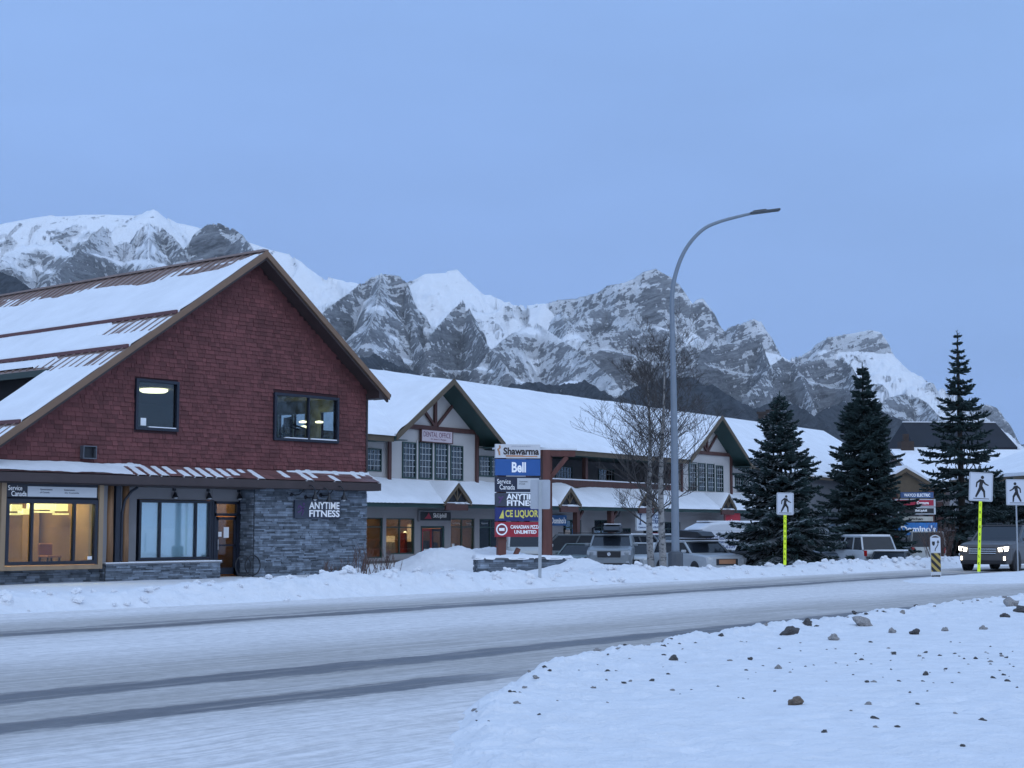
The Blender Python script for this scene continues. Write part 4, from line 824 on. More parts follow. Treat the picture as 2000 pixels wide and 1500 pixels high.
m = MB(); m.box(7.9, 25.6, 2.4, 2.6, 3.0, E0+.5); m.box(7.7, 7.9, .2, 2.4, 3.0, E0+.2); m.box(25.6, 25.8, .2, 2.4, 3.0, E0+.2); lb(m, 'balcony_wall', mat('recess_shade_stucco', (0.13, 0.13, 0.14), .95))  # shade of the balcony recess is put into this darker wall colour
for g in (G1, G2):
    m = MB(); m.prism([(g-3.78, -.12, 3.6), (g+3.78, -.12, 3.6), (g+3.78, -.12, GT-.22-3.78*GS), (g, -.12, GT-.22), (g-3.78, -.12, GT-.22-3.78*GS)], (0, .11, 0)); lb(m, 'gable_wall', CREAM)
# main roof
GH = 4.72; SP = [(UL, G1-GH, -1.15), (G1-GH, G1+GH, .12), (G1+GH, G2-GH, -1.15), (G2-GH, G2+GH, .12), (G2+GH, UR+.7, -1.15)]
m = MB()
for (a, b, v) in SP: m.prism([(a, v, mz(v)-.04), (a, RV, RZ), (a, 15.2, E0-.02), (a, 15.2, E0-.2), (a, RV, RZ-.2), (a, v, mz(v)-.2)], (b-a, 0, 0))
lb(m, 'roof', OLIVE)
def mall_snow():
    nu, nv = 420, 60; U = np.linspace(UL, UR+.75, nu)[:, None]+np.zeros((1, nv)); q = np.linspace(0, 1, nv)[None, :]+np.zeros((nu, 1)); V = -1.22+q*(RV+1.22+.4)
    Z = np.where(V < RV, mz(V), RZ-(V-RV)*.52)
    t = 0.24+0.05*fbm(U*.35, V*.35, 3)+.02*fbm(U*1.6, V*1.6, 3); t = t*(1-np.exp(-(V+1.22)/.10))+.03; t = t*sstep(UL, UL+.2, U)
    V = V-.09*np.exp(-q/.02)*(.4+vnoise(U*1.7, U*0+3)+.5*vnoise(U*5, U*0)); Z = Z+t-.05*np.exp(-(V-RV)**2/.5)
    o = grid_obj('roof_snow', U, V, Z, ROOFSNOW)
    bmesh_del(o, lambda c: any(abs(c.x-g) < GH-.15 and c.z < GT-abs(c.x-g)*GS+.05 and c.y < 6 for g in (G1, G2))); o.parent = mall
mall_snow()
m = MB()
for (a, b, v) in SP[::2]: m.box(a+.01, b-.01, -1.22, -1.15, E0-.26, E0+.02)
lb(m, 'eave_fascia', OLIVE)
m = MB(); m.box(UL, G1-4.75, -1.14, -.01, E0-.24, E0-.21); m.box(G1+4.75, G2-4.75, -1.14, 2.4, E0-.24, E0-.21); m.box(G2+4.75, UR+.7, -1.14, -.01, E0-.24, E0-.21); lb(m, 'eave_soffit', GREENSOF)
# gable roofs
def gable(g, label=None):
    hw = 4.72; vf = -1.35; vb = 5.2
    def gp(s, x): return GT-abs(x)*GS
    for s in (-1, 1):
        a, b = g, g+s*hw; za, zb = GT, GT-hw*GS
        m = MB(); m.prism([(a, vf, za-.05), (b, vf, zb-.05), (b, vf, zb-.20), (a, vf, za-.20)], (0, vb-vf, 0)); rf = lb(m, 'gable_roof', GREENSOF)
        m = MB(); m.prism([(a, vf-.07, za+.03), (b, vf-.07, zb+.03), (b, vf-.07, zb-.27), (a, vf-.07, za-.27)], (0, .06, 0)); lb(m, 'bargeboard', OLIVE)
        n = 40; X = np.linspace(0, hw, n)[:, None]+np.zeros((1, 60)); V = np.linspace(vf-.0, vb, 60)[None, :]+np.zeros((n, 1))
        t = (0.20+.05*fbm(X*.9+g, V*.6, 3))*(1-.75*np.exp(-(hw-X)/.15))*(1-.7*np.exp(-(V-vf)/.12))*(sstep(-.05, .35, X) if s > 0 else sstep(-.02, .25, X))+.01
        if s < 0: t = t+.10*np.exp(-((X-hw+.3)/.4)**2)
        Z = GT-X*GS-.05+t
        o = grid_obj('gable_snow', g+s*X, V, Z, ROOFSNOW); o.parent = mall
        m = MB(); m.box(min(b, b-s*.9), max(b, b-s*.9), vf, -.13, zb-.24, zb-.205); lb(m, 'return_soffit', GREENSOF)
    # timbers
    zb_ = 6.72; hwid = (GT-.2-zb_)/GS; y = -.20
    def part(a, b, w, name): mm = MB(); mm.beam(a, b, w, .10, up=(0, 1, 0)); lb(mm, name, TIMBER)
    part((g-hwid-.15, y, zb_), (g+hwid+.15, y, zb_), .24, 'tie_beam')
    part((g, y-.015, zb_+.12), (g, y-.015, GT-.35), .20, 'king_post')
    for s in (-1, 1):
        part((g+s*.12, y-.03, zb_+.15), (g+s*1.45, y-.03, zb_+1.25), .15, 'strut'); part((g+s*3.78, y, 3.7), (g+s*3.78, y, 6.62), .22, 'corner_post')
gable(G1); gable(G2)
# windows
def mwin(u0, u1, z0, z1, v=-.12, nx=3, nz=6, blind=0.0, fm=GREENFR, par=mall, light=MUNTIN):
    fr = .07; m = MB(); a, b = v-.05, v+.06
    m.box(u0, u1, a, b, z1-fr, z1); m.box(u0, u1, a, b, z0, z0+fr); m.box(u0, u0+fr, a, b, z0+fr, z1-fr); m.box(u1-fr, u1, a, b, z0+fr, z1-fr); f = m.build('window', fm, par)
    m = MB(); m.box(u0+fr, u1-fr, v-.008, v-.002, z0+fr, z1-fr); m.build('pane', DGLASS, f)
    m = MB()
    for i in range(1, nx): x = u0+(u1-u0)*i/nx; m.box(x-.014, x+.014, v-.03, v-.012, z0+fr, z1-fr)
    for i in range(1, nz): z = z0+(z1-z0)*i/nz; m.box(u0+fr, u1-fr, v-.026, v-.014, z-.014, z+.014)
    if nx > 1 or nz > 1: m.build('muntins', light, f)
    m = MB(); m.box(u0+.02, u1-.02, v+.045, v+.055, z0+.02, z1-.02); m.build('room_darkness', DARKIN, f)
    if blind: m = MB(); m.box(u0+fr, u1-fr, v+.02, v+.03, z1-fr-blind, z1-fr); m.build('blind', BLINDW, f)
    return f
for g, bl in ((G1, (.55, .50, .75, 0)), (G2, (0, 0, 0, 0))):
    for k in range(4): mwin(g-2.68+k*1.37-.0, g-2.68+k*1.37+1.13, 4.10, 6.0 if k in (1, 2) else 5.93, blind=bl[k], nx=4, v=-.125)
    m = MB(); m.box(g-2.85, g+2.72, -.16, -.12, 3.98, 4.08); lb(m, 'window_sill', CREAM)
    for k in (0, 1, 2): m = MB(); m.box(g-1.49+k*1.37-.03, g-1.49+k*1.37+.09, -.17, -.12, 4.08, 6.05); lb(m, 'window_mullion', CREAM)
for (a, b) in ((-6.35, -5.2), (3.2, 4.3), (4.35, 5.4), (35.05, 36.2), (36.25, 37.3)): mwin(a, b, 4.38, 5.5, v=-.005, nx=4, nz=4)
mwin(14.8, 16.8, 4.3, 5.4, v=2.395, nx=6, nz=3); mwin(20, 22, 4.3, 5.4, v=2.395, nx=6, nz=3); mwin(9, 10.6, 4.2, 5.4, v=2.395, nx=4, nz=3)
# balcony
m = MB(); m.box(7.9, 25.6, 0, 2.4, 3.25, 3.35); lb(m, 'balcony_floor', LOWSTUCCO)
m = MB(); m.box(7.9, 25.6, -.12, -.04, 4.02, 4.42); lb(m, 'balcony_rail', TIMBER)
m = MB(); m.box(7.9, 25.6, -.13, -.02, 4.425, 4.49); lb(m, 'rail_snow', SNOW)
m = MB(); m.box(7.9, 25.6, -.10, -.06, 3.9, 4.0); lb(m, 'balcony_kick_rail', OLIVE)
for u in (8.0, 14.4, 25.4): m = MB(); m.box(u-.14, u+.14, -.10, .14, 3.3, E0-.25); lb(m, 'balcony_post', TIMBER)
# pent roof with little gablets
m = MB(); m.prism([(UL, -1.85, 2.86), (UL, -.01, 3.90), (UL, -.01, 3.80), (UL, -1.85, 2.76)], (UR-UL, 0, 0)); lb(m, 'canopy_roof', OLIVE)
m = MB(); m.box(UL, UR, -1.92, -1.86, 2.62, 2.88); m.box(UL, UR, -1.86, 0, 2.70, 2.73); lb(m, 'canopy_fascia', GREENSOF)
def pent():
    nu, nv = 700, 34; U = np.linspace(UL, UR, nu)[:, None]+np.zeros((1, nv)); V = np.linspace(-1.98, -.02, nv)[None, :]+np.zeros((nu, 1))
    Z = 2.88+(V+1.85)*.565; t = .20+.06*fbm(U*.6, V*.8, 3)+.02*fbm(U*3, V*3, 2); t = t*(1-.9*np.exp(-(V+1.98)/.09))
    t = t-.12*np.exp(-((U-13.2)/.8)**2)*sstep(-1.4, -.3, V)+.16*np.exp(-((U-11.2)/1.3)**2)*sstep(-1.6, -.2, V)
    V = V-.10*np.exp(-(V+1.98)/.05)*(vnoise(U*2.1, U*0+3)+.5*vnoise(U*6, U*0))
    o = grid_obj('canopy_snow', U, V, Z+t-.015*np.abs(np.sin(U*11))*(U < -6), ROOFSNOW); o.parent = mall
pent()
GABL = (-1.55, 9.3, 18.3, 29.7)
for g in GABL:
    hw = 1.18; zt = 3.86; s_ = .80; vf = -2.1
    for s in (-1, 1):
        m = MB(); m.prism([(g, vf, zt), (g+s*hw, vf, zt-hw*s_), (g+s*hw, vf, zt-hw*s_-.2), (g, vf, zt-.2)], (0, .10, 0)); lb(m, 'gablet_board', OLIVE)
        X = np.linspace(0, hw+.02, 14)[:, None]+np.zeros((1, 24)); V = np.linspace(vf-.01, -.05, 24)[None, :]+np.zeros((14, 1))
        o = grid_obj('gablet_snow', g+s*X, V, zt-X*s_+.01+.13*sstep(-.1, .3, hw-X)*(1-.6*np.exp(-(V-vf)/.1)), ROOFSNOW); o.parent = mall
        m = MB(); m.prism([(g, vf+.12, zt-.02), (g+s*hw, vf+.12, zt-hw*s_-.02), (g+s*hw, vf+.12, zt-hw*s_-.10), (g, vf+.12, zt-.10)], (0, 1.9, 0)); lb(m, 'gablet_roof', OLIVE)
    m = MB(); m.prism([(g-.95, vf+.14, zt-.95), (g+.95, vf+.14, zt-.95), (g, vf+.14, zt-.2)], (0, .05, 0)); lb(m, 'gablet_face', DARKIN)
    m = MB(); m.beam((g, vf+.10, zt-.9), (g, vf+.10, zt-.2), .07, .05, up=(0, 1, 0)); m.beam((g, vf+.09, zt-.85), (g-.35, vf+.09, zt-.45), .05, .05, up=(0, 1, 0)); m.beam((g, vf+.08, zt-.85), (g+.35, vf+.08, zt-.45), .05, .05, up=(0, 1, 0)); lb(m, 'gablet_bracing', OLIVE)
    m = MB(); m.box(g-.95, g+.95, -2.02, -1.9, 2.5, 2.86); lb(m, 'gablet_beam', TIMBER)
# ground floor: piers and band
WINS = [(-8.6, -6.9, .2, 2.12), (-6.35, -5.03, .16, 2.12), (-4.77, -2.46, .32, 2.10), (.66, 2.81, .32, 2.12), (3.28, 5.5, .3, 2.1), (6.3, 8.3, .3, 2.1), (9.2, 10.4, .3, 2.1), (11.85, 13.87, .35, 2.1), (15.4, 17.3, .35, 2.1), (18.0, 19.9, .0, 1.6), (21.5, 23.5, .35, 2.1), (24.3, 26.6, .35, 2.0), (33, 34.5, .3, 1.6)]
DOORS = [(-1.95, .1, -.35, 1.72)]
m = MB(); m.box(UL, UR, -.02, .2, 2.12, 2.75); xs = UL
for (a, b, z0, z1) in sorted(WINS+DOORS):
    m.box(xs, a, -.02, .2, MG, 2.12); m.box(a, b, -.02, .2, MG, z0)
    if z1 < 2.11: m.box(a, b, -.02, .2, z1, 2.12)
    xs = b
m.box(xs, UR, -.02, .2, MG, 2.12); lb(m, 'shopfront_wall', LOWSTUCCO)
m = MB(); m.box(UL, UR, -.10, -.03, MG, .02); lb(m, 'stone_plinth', mat('brown_grey_plinth', (.13, .12, .12), .9, .3, 3))
SHOPFILL = lampmat('shop_fill_light', (1, .72, .42), 4.5)  # glow for the fill panels added in the shops
def shop(u0, u1, lit, seed):
    rr = random.Random(seed); wm = SHOPWARM if lit else DARKIN
    m = MB(); m.box(u0, u1, 3.2, 3.25, MG, 2.6); m.box(u0, u0+.05, .21, 3.2, MG, 2.6); m.box(u1-.05, u1, .21, 3.2, MG, 2.6); m.box(u0, u1, .21, 3.2, 2.55, 2.6); m.box(u0, u1, .21, 3.2, MG-.05, MG); r = lb(m, 'shop_interior', wm)
    if lit: mm = MB(); mm.box(u0+.4, u1-.4, 1.0, 1.6, 2.46, 2.5); mm.box(u0+.4, u1-.4, 2.3, 2.7, 2.46, 2.5); mm.build('ceiling_or_fill_light', SHOPFILL, r)  # light panels added to brighten the warm shop walls
    cols = [(.35, .05, .05), (.05, .06, .1), (.5, .45, .4), (.6, .25, .08), (.04, .1, .08), (.3, .3, .32)]
    x = u0+.3; k = 0
    while x < u1-.5:
        w = rr.uniform(.25, .6); c = cols[rr.randrange(6)]; v = rr.uniform(.7, 2.6); h = rr.uniform(.5, 1.5)
        mm = MB(); mm.box(x, x+w, v, v+.4, MG, MG+.35); mm.prism([(x, v, MG+.35), (x+w, v, MG+.35), (x+w*.8, v, MG+.35+h), (x+w*.2, v, MG+.35+h)], (0, .4, 0)); mm.build('goods_rack', mat('goods_%d' % cols.index(c), c, .8), r); x += w+rr.uniform(.15, .5)
    return r
s1 = shop(-8.8, -4.9, 1, 1); s2 = shop(-4.88, 3.0, 1, 2); s3 = shop(3.05, 6.0, 0, 3); s4 = shop(6.05, 14.2, 0, 4); s5 = shop(14.3, 27, 0, 5)
for (r, u, v, z, rad) in ((s2, -3.9, 1.2, 1.62, .34), (s1, -5.7, 2.0, 1.6, .12), (s2, -.1, 2.4, 1.35, .10)):
    m = MB(); m.lathe((u, v, z-rad), (0, 0, 1), [(rad*math.sin(a), rad-rad*math.cos(a)) for a in np.linspace(.1, 3.04, 12)], 18); m.build('globe_lamp', WARMLAMP, r, smooth=True)
for u in (-6.3, -5.3): m = MB(); m.box(u-.05, u+.35, 3.05, 3.1, .6, 1.8); m.build('lit_shelf', WARMLAMP if u < -6 else mat('dim_orange_light', (.8, .8, .8), .5, 0, emit=(1, .42, .12), estr=1.4), s1)
m = MB(); m.box(-1.8, -.2, 3.0, 3.1, .7, 1.2); m.build('lit_shelf', MATS['dim_orange_light'], s2)
m = MB(); m.box(1.0, 1.25, 2.9, 3.1, .4, 1.8); m.build('lit_shelf', MATS['dim_orange_light'], s2)
def shopwin(a, b, z0, z1, nm=2, rail=.45):
    fr = .06; m = MB(); v0, v1 = .03, .13
    m.box(a, b, v0, v1, z1-fr, z1); m.box(a, b, v0, v1, z0, z0+fr); m.box(a, a+fr, v0, v1, z0+fr, z1-fr); m.box(b-fr, b, v0, v1, z0+fr, z1-fr)
    for i in range(1, nm): x = a+(b-a)*i/nm; m.box(x-.035, x+.035, v0+.01, v1-.01, z0+fr, z1-fr)
    if rail: m.box(a+fr, b-fr, v0+.012, v1-.012, z1-rail-.03, z1-rail+.03)
    f = lb(m, 'shop_window', GREENFR); m = MB(); m.box(a+fr, b-fr, .07, .08, z0+fr, z1-fr); m.build('pane', GLASS, f); return f
fs = [shopwin(*w, nm=1 if w[1]-w[0] < 1.5 else 2) for w in WINS]
d = fs[7]; m = MB(); m.box(12.1, 12.65, .02, .06, .5, 1.5); m.build('poster', mat('tan_poster', (.45, .36, .30), .8, .4, 6), d); m = MB(); m.box(12.95, 13.55, .02, .06, .45, 1.55); m.build('poster', mat('blue_poster', (.10, .28, .62), .8, .25, 6), d)
m = MB(); m.box(.85, 1.05, .03, .065, .6, .8); m.build('sticker', WHITE, fs[3]); text(fs[3], 'Trail Running', MUNTIN, (1.15, .015, 1.86), .75, .14); text(fs[3], 'Touring', MUNTIN, (2.3, .015, 1.86), .5, .14); text(fs[4], 'Apparel', MUNTIN, (3.8, .015, 1.86), .6, .13)
a, b = -1.95, .1; m = MB(); v0, v1 = .0, .12
for q in ((a, a+.14, MG, 1.72), (b-.14, b, MG, 1.72), (a, b, 1.60, 1.72)): m.box(q[0], q[1], v0, v1, q[2], q[3])
df = lb(m, 'door_frame', GREENFR)
for k, (x0, x1) in enumerate(((a+.16, -.94), (-.91, b-.16))):
    m = MB()
    for q in ((x0, x0+.1, MG+.02, 1.58), (x1-.1, x1, MG+.02, 1.58), (x0, x1, 1.46, 1.58), (x0, x1, MG+.02, MG+.28)): m.box(q[0], q[1], .03, .09, q[2], q[3])
    dd = m.build('shop_door', mat('red_door', (.30, .03, .03), .5) if k == 0 else NAVY, df); m = MB(); m.box(x0+.1, x1-.1, .05, .06, MG+.28, 1.46); m.build('pane', GLASS, dd)
    if k == 0: m = MB(); m.box(x0+.2, x0+.5, .03, .045, .1, .55); m.build('paper_notice', WHITE, dd)
for u in (10.7, 14.6): m = MB(); m.box(u-.16, u+.16, -1.75, -1.45, MG, 2.7); m.beam((u, -1.6, 1.9), (u+.7, -1.6, 2.6), .14); lb(m, 'canopy_post', TIMBER)
m = MB(); m.tube([(15.4, -1.8, 2.6), (15.4, -1.7, 2.35), (14.95, -1.2, 2.0), (14.9, -.2, 1.6), (14.9, -.15, MG)], .06, 6); lb(m, 'downspout', BLACK)
m = MB(); m.tube([(-4.9, 3, 8.2), (-4.9, 3, 9.3)], .14, 12); m.lathe((-4.9, 3, 9.25), (0, 0, 1), [(.2, 0), (.2, .12), (.05, .25)], 12); lb(m, 'vent_pipe', STEEL)
m = MB(); m.tube([(41, 3.2, 9.2), (41, 3.2, 9.6)], .12, 8); 
# shop signs
def msign(name, label, u0, u1, z0, z1, mt, v=-.10, th=.10, frame=None, cat='sign', base=mall):
    p = base.matrix_world @ Vector((0, 0, 0)) if False else None
    ca, sa = math.cos(MA), math.sin(MA); uc = (u0+u1)/2; zc = (z0+z1)/2
    s = thing(name, label, cat, (MX+uc*ca-v*sa, MY+uc*sa+v*ca, zc), MA); w, h = (u1-u0)/2, (z1-z0)/2
    m = MB(); m.box(-w, w, -th/2, th/2, -h, h); m.build('panel', mt, s)
    if frame:
        m = MB(); f = .05
        m.box(-w-f, w+f, -th/2-.02, th/2, h, h+f); m.box(-w-f, w+f, -th/2-.02, th/2, -h-f, -h); m.box(-w-f, -w, -th/2-.02, th/2, -h, h); m.box(w, w+f, -th/2-.02, th/2, -h, h); m.build('frame', frame, s)
    return s
s = msign('dental_sign', 'pale pink Dental Office sign in the first timbered gable', -2.3, .35, 6.02, 6.60, mat('pale_pink_panel', (.60, .50, .53), .6, .04), v=-.27, frame=TIMBER)
text(s, 'DENTAL OFFICE', mat('maroon_lettering', (.16, .05, .09), .6), (0, -.056, .08), 2.35, .26); text(s, 'Dr. Jason G. Morgan', MATS['maroon_lettering'], (.1, -.056, -.16), 1.3, .12)
s = msign('ski_shop_sign', 'black SkiUphill sign with red emblem over the ski shop door', -2.2, .45, 2.0, 2.45, mat('black_sign', (.01, .01, .014), .4), frame=mat('grey_sign_frame', (.3, .3, .32), .6))
RED = mat('red_sign', (.42, .015, .03), .5); REDL = mat('red_emblem', (.5, .03, .06), .5)
m = MB(); m.prism([(-.95, -.055, -.14), (-.35, -.055, -.14), (-.45, -.055, .0), (-.60, -.055, .17), (-.72, -.055, .02)], (0, -.01, 0)); m.build('emblem', REDL, s)
text(s, 'SkiUphill', SIGNWHITE, (.38, -.056, .0), 1.15, .30, shear=.1)
s = msign('pizza_shop_sign', 'small blue sign ending in no\'s beside the pylon posts', 10.2, 12.0, 1.75, 2.35, mat('blue_sign', (.03, .14, .36), .5)); text(s, "Domino's", SIGNWHITE, (0, -.055, 0), 1.6, .36, bold=.03)
s = msign('electric_shop_sign', 'large white Wayco Electric sign behind the bare birch trees', 17.45, 20.6, 1.5, 2.6, mat('white_sign_face', (.62, .66, .70), .5, .02), v=-1.75, frame=GREYPL)
BLUET = mat('navy_lettering', (.02, .05, .14), .5); text(s, 'WAYCO', BLUET, (.45, -.056, .26), 1.6, .30, bold=.05, shear=.15); text(s, 'ELECTRIC', BLUET, (.45, -.056, -.05), 1.7, .28, bold=.04, shear=.15); text(s, 'Canmore Alberta  678-6209', BLUET, (0, -.056, -.39), 2.8, .13, bold=.02)
m = MB(); m.beam((-1.15, -.056, -.2), (-1.15, -.056, .4), .14, .01, up=(0, 1, 0)); m.beam((-1.3, -.06, .40), (-.95, -.06, .40), .08, .01, up=(0, 1, 0)); m.beam((-1.35, -.06, -.2), (-1.05, -.06, -.2), .08, .01, up=(0, 1, 0)); m.build('emblem', BLUET, s)
s = msign('red_shop_sign', 'dark red square sign with white letters above the white van', 29.7, 32.0, 1.45, 2.62, RED, v=-1.75, frame=mat('dull_red_frame', (.25, .1, .1), .6)); text(s, 'Bergman\nHomes', SIGNWHITE, (.35, -.056, -.1), 1.25, .5); m = MB(); m.prism([(-.85, -.056, -.38), (-.45, -.056, -.38), (-.62, -.056, .12)], (0, -.008, 0)); m.build('emblem', SIGNWHITE, s)
s = msign('small_red_sign', 'small red and white notice on the dark wall between the two birches', 22.0, 23.2, .7, 1.3, RED); text(s, 'CANADIAN', SIGNWHITE, (0, -.055, .08), .9, .15)
# third gable hip line beyond the second gable
m = MB(); m.beam((35.2, -1.6, 6.25), (38.9, -1.6, 6.0), .2); 

# ================================================================ BUILDINGS BEYOND
def place(u, v): ca, sa = math.cos(MA), math.sin(MA); return MX+u*ca-v*sa, MY+u*sa+v*ca
GREYSID = mat('grey_metal_siding', (.20, .215, .24), .7, .06, .5)
b3 = thing('grey_warehouse', 'grey ribbed wall building with a plain snowy roof behind the spruces', 'building', (*place(56, 0), 0), MA)
m = MB(); m.box(-16.5, 12, 0, .2, MG, 5.9); m.box(11.8, 12, .2, 12, MG, 5.9); m.box(-16.5, -16.3, .2, 12, MG, 5.9)
for k in range(120): m.box(-16.4+k*.236, -16.32+k*.236, -.03, 0, 2.9, 5.85)
m.build('wall', GREYSID, b3)
m = MB(); m.prism([(-17, -.8, 5.55), (-17, 7, 10.3), (-17, 15, 5.55), (-17, 15, 5.35), (-17, 7, 10.1), (-17, -.8, 5.35)], (29.8, 0, 0)); m.build('roof', OLIVE, b3)
m = MB(); m.prism([(-17, -.85, 5.57), (-17, 7, 10.32), (-17, 15, 5.57), (-17, 15, 5.72), (-17, 7, 10.52), (-17, -.85, 5.72)], (29.8, 0, 0)); m.build('roof_snow', ROOFSNOW, b3)
m = MB(); m.box(-1.0, .9, 5.8, 7.2, 9.8, 11.2); cmh = m.build('chimney', mat('dark_brown_chimney', (.05, .035, .03), .9), b3)
m = MB(); m.box(-1.1, 1.0, 5.7, 7.3, 11.2, 11.4); m.box(-.4, .3, 6.2, 6.8, 11.4, 11.6); m.build('chimney_cap', MATS['dark_brown_chimney'], cmh)
m = MB(); m.box(-12, 12, -.04, -.001, MG, 2.6); m.build('shopfront', mat('slate_shopfront', (.035, .045, .06), .6), b3)
for x in (-11, -8.2, -4.6): m = MB(); m.box(x, x+2.0, -.10, -.05, -.1, 1.9); f = m.build('window', DGLASS, b3)
m = MB(); m.box(-8.3, -8.1, -.14, -.05, MG, 2.3); m.build('white_trim', GREYPL, b3)
wl = thing('lit_wall_lamp', 'glowing pale lamp on the grey building seen through the middle spruce', 'lamp', (*place(47.3, -.3), 2.45), MA)
m = MB(); m.box(-.15, .15, .05, .3, -.05, .3); m.build('bracket', BLACK, wl); m = MB(); m.lathe((0, 0, -.15), (0, 0, 1), [(.1, 0), (.2, .1), (.22, .22), (.1, .32)], 14); m.build('lens', lampmat('lit_wall_lens', (1, .9, .62), 5), wl, smooth=True)
# dark roofed building
DX, DY = at(1884, 900, 120)
b4 = thing('dark_roofed_building', 'building with a bare near black roof above snowy lower roofs at the right', 'building', (DX, DY, 0), R(AZ-90+4))
DARKROOF = mat('charcoal_roof', (.010, .013, .021), .8, .2, 1.0)
m = MB(); m.box(-3.6, 3.6, 1.0, 7, MG, 7.6); m.build('wall', mat('brown_grey_wall', (.12, .10, .10), .9), b4)
m = MB(); m.add([(-4.1, -.3, 7.9), (4.15, -.3, 7.9), (3.9, 3.4, 10.05), (-3.75, 3.4, 10.05), (4.3, 7.2, 7.9), (-4.1, 7.2, 7.9), (-4.1, -.3, 7.7), (4.15, -.3, 7.7), (4.3, 7.2, 7.7), (-4.1, 7.2, 7.7)], [(0, 1, 2, 3), (3, 2, 4, 5), (0, 3, 5), (1, 4, 2), (6, 9, 8, 7), (0, 6, 7, 1), (0, 5, 9, 6), (1, 7, 8, 4), (4, 8, 9, 5)]); m.build('roof', DARKROOF, b4)
m = MB(); m.box(-3.75, 3.9, 3.35, 3.5, 10.05, 10.13); m.build('roof_snow', ROOFSNOW, b4)
m = MB(); m.box(-4.2, -.3, -.45, -.32, 7.6, 7.85); m.tube([(-4.0, -.4, 7.6), (-4.0, -.4, 6.6)], .12, 6); m.build('gutter', WHITE, b4)
m = MB(); m.prism([(-6, -6.5, 4.9), (-6, -.3, 7.5), (-6, -.3, 7.3), (-6, -6.5, 4.7)], (15, 0, 0)); m.build('lower_roof', OLIVE, b4)
m = MB(); m.prism([(-6, -6.55, 4.92), (-6, -.28, 7.53), (-6, -.28, 7.72), (-6, -6.55, 5.12)], (15, 0, 0)); m.build('lower_roof_snow', ROOFSNOW, b4)
m = MB(); m.box(-5.7, 8.7, -5.9, -5.7, MG, 4.9); m.build('lower_wall', MATS['brown_grey_wall'], b4)
for x in (-5, -2.5, 1.0, 3.5, 6): m = MB(); m.box(x, x+1.6, -5.97, -5.9, .3, 3.4); m.build('window', DGLASS, b4)
m = MB(); m.box(-5.2, -4.2, -.6, .4, 6.6, 8.3); c_ = m.build('chimney', MATS['dark_brown_chimney'], b4); m = MB(); m.box(-4.9, -4.5, -.3, .1, 8.3, 8.9); m.build('chimney_pot', MATS['dark_brown_chimney'], c_)
# timber entrance porch
PX_, PY_ = at(1772, 1000, 100)
b5 = thing('timber_porch', 'brown timber gabled entrance porch with snow on its right slope', 'porch', (PX_, PY_, 0), R(AZ-90+5))
m = MB()
for s in (-1, 1): m.prism([(0, 0, 5.5), (s*2.6, 0, 4.0), (s*2.6, 0, 3.75), (0, 0, 5.25)], (0, 4, 0))
m.build('roof', OLIVE, b5)
m = MB()
for s in (-1, 1): m.prism([(0, .02, 5.52), (s*2.62, .02, 4.02), (s*2.62, .02, 4.17), (0, .02, 5.70)], (0, 3.9, 0))
m.build('roof_snow', ROOFSNOW, b5)
m = MB(); m.prism([(-2.3, .25, 3.8), (2.3, .25, 3.8), (0, .25, 5.2)], (0, .1, 0)); m.box(-2.4, 2.4, .2, .45, 3.5, 3.8); m.build('gable_board', OLIVE, b5)
for x in (-2.3, 2.3): m = MB(); m.box(x-.18, x+.18, .15, .5, MG, 3.3); m.build('post', TIMBER, b5)
# stucco and timber building at the right edge
ex_, ey_ = at(2027, 1000, 88)
b6 = thing('timbered_shop_building', 'brown timbered building with a snowy gable roof at the right edge of the photo', 'building', (ex_, ey_, 0), R(AZ-90+12))
m = MB(); m.box(-.2, 12, 0, .2, MG, 4.6); m.box(-.2, 0, .2, 10, MG, 4.6); m.prism([(-.2, .0, 4.6), (10, 0, 4.6), (4.9, 0, 6.2)], (0, .2, 0)); m.build('wall', LOWSTUCCO, b6)
m = MB(); m.prism([(-1.2, -.9, 4.55), (4.9, -.9, 6.6), (4.9, -.9, 6.4), (-1.2, -.9, 4.3)], (0, 9, 0)); m.prism([(11, -.9, 4.05), (4.9, -.9, 6.55), (4.9, -.9, 6.3), (11, -.9, 3.8)], (0, 9, 0)); m.build('roof', OLIVE, b6)
m = MB(); m.prism([(-1.2, -.88, 4.58), (4.9, -.88, 6.63), (4.9, -.88, 6.83), (-1.2, -.88, 4.78)], (0, 8.9, 0)); m.build('roof_snow', ROOFSNOW, b6)
for x in (.3, 2.2, 3.4, 5.6): m = MB(); m.box(x-.12, x+.12, -.12, 0, MG, 4.5); m.build('timber_post', TIMBER, b6)
for x in (.8, 3.9): m = MB(); m.box(x, x+1.1, -.06, -.001, 3.2, 4.4); m.box(x, x+1.1, -.06, -.001, .6, 2.2); m.build('window', DGLASS, b6)
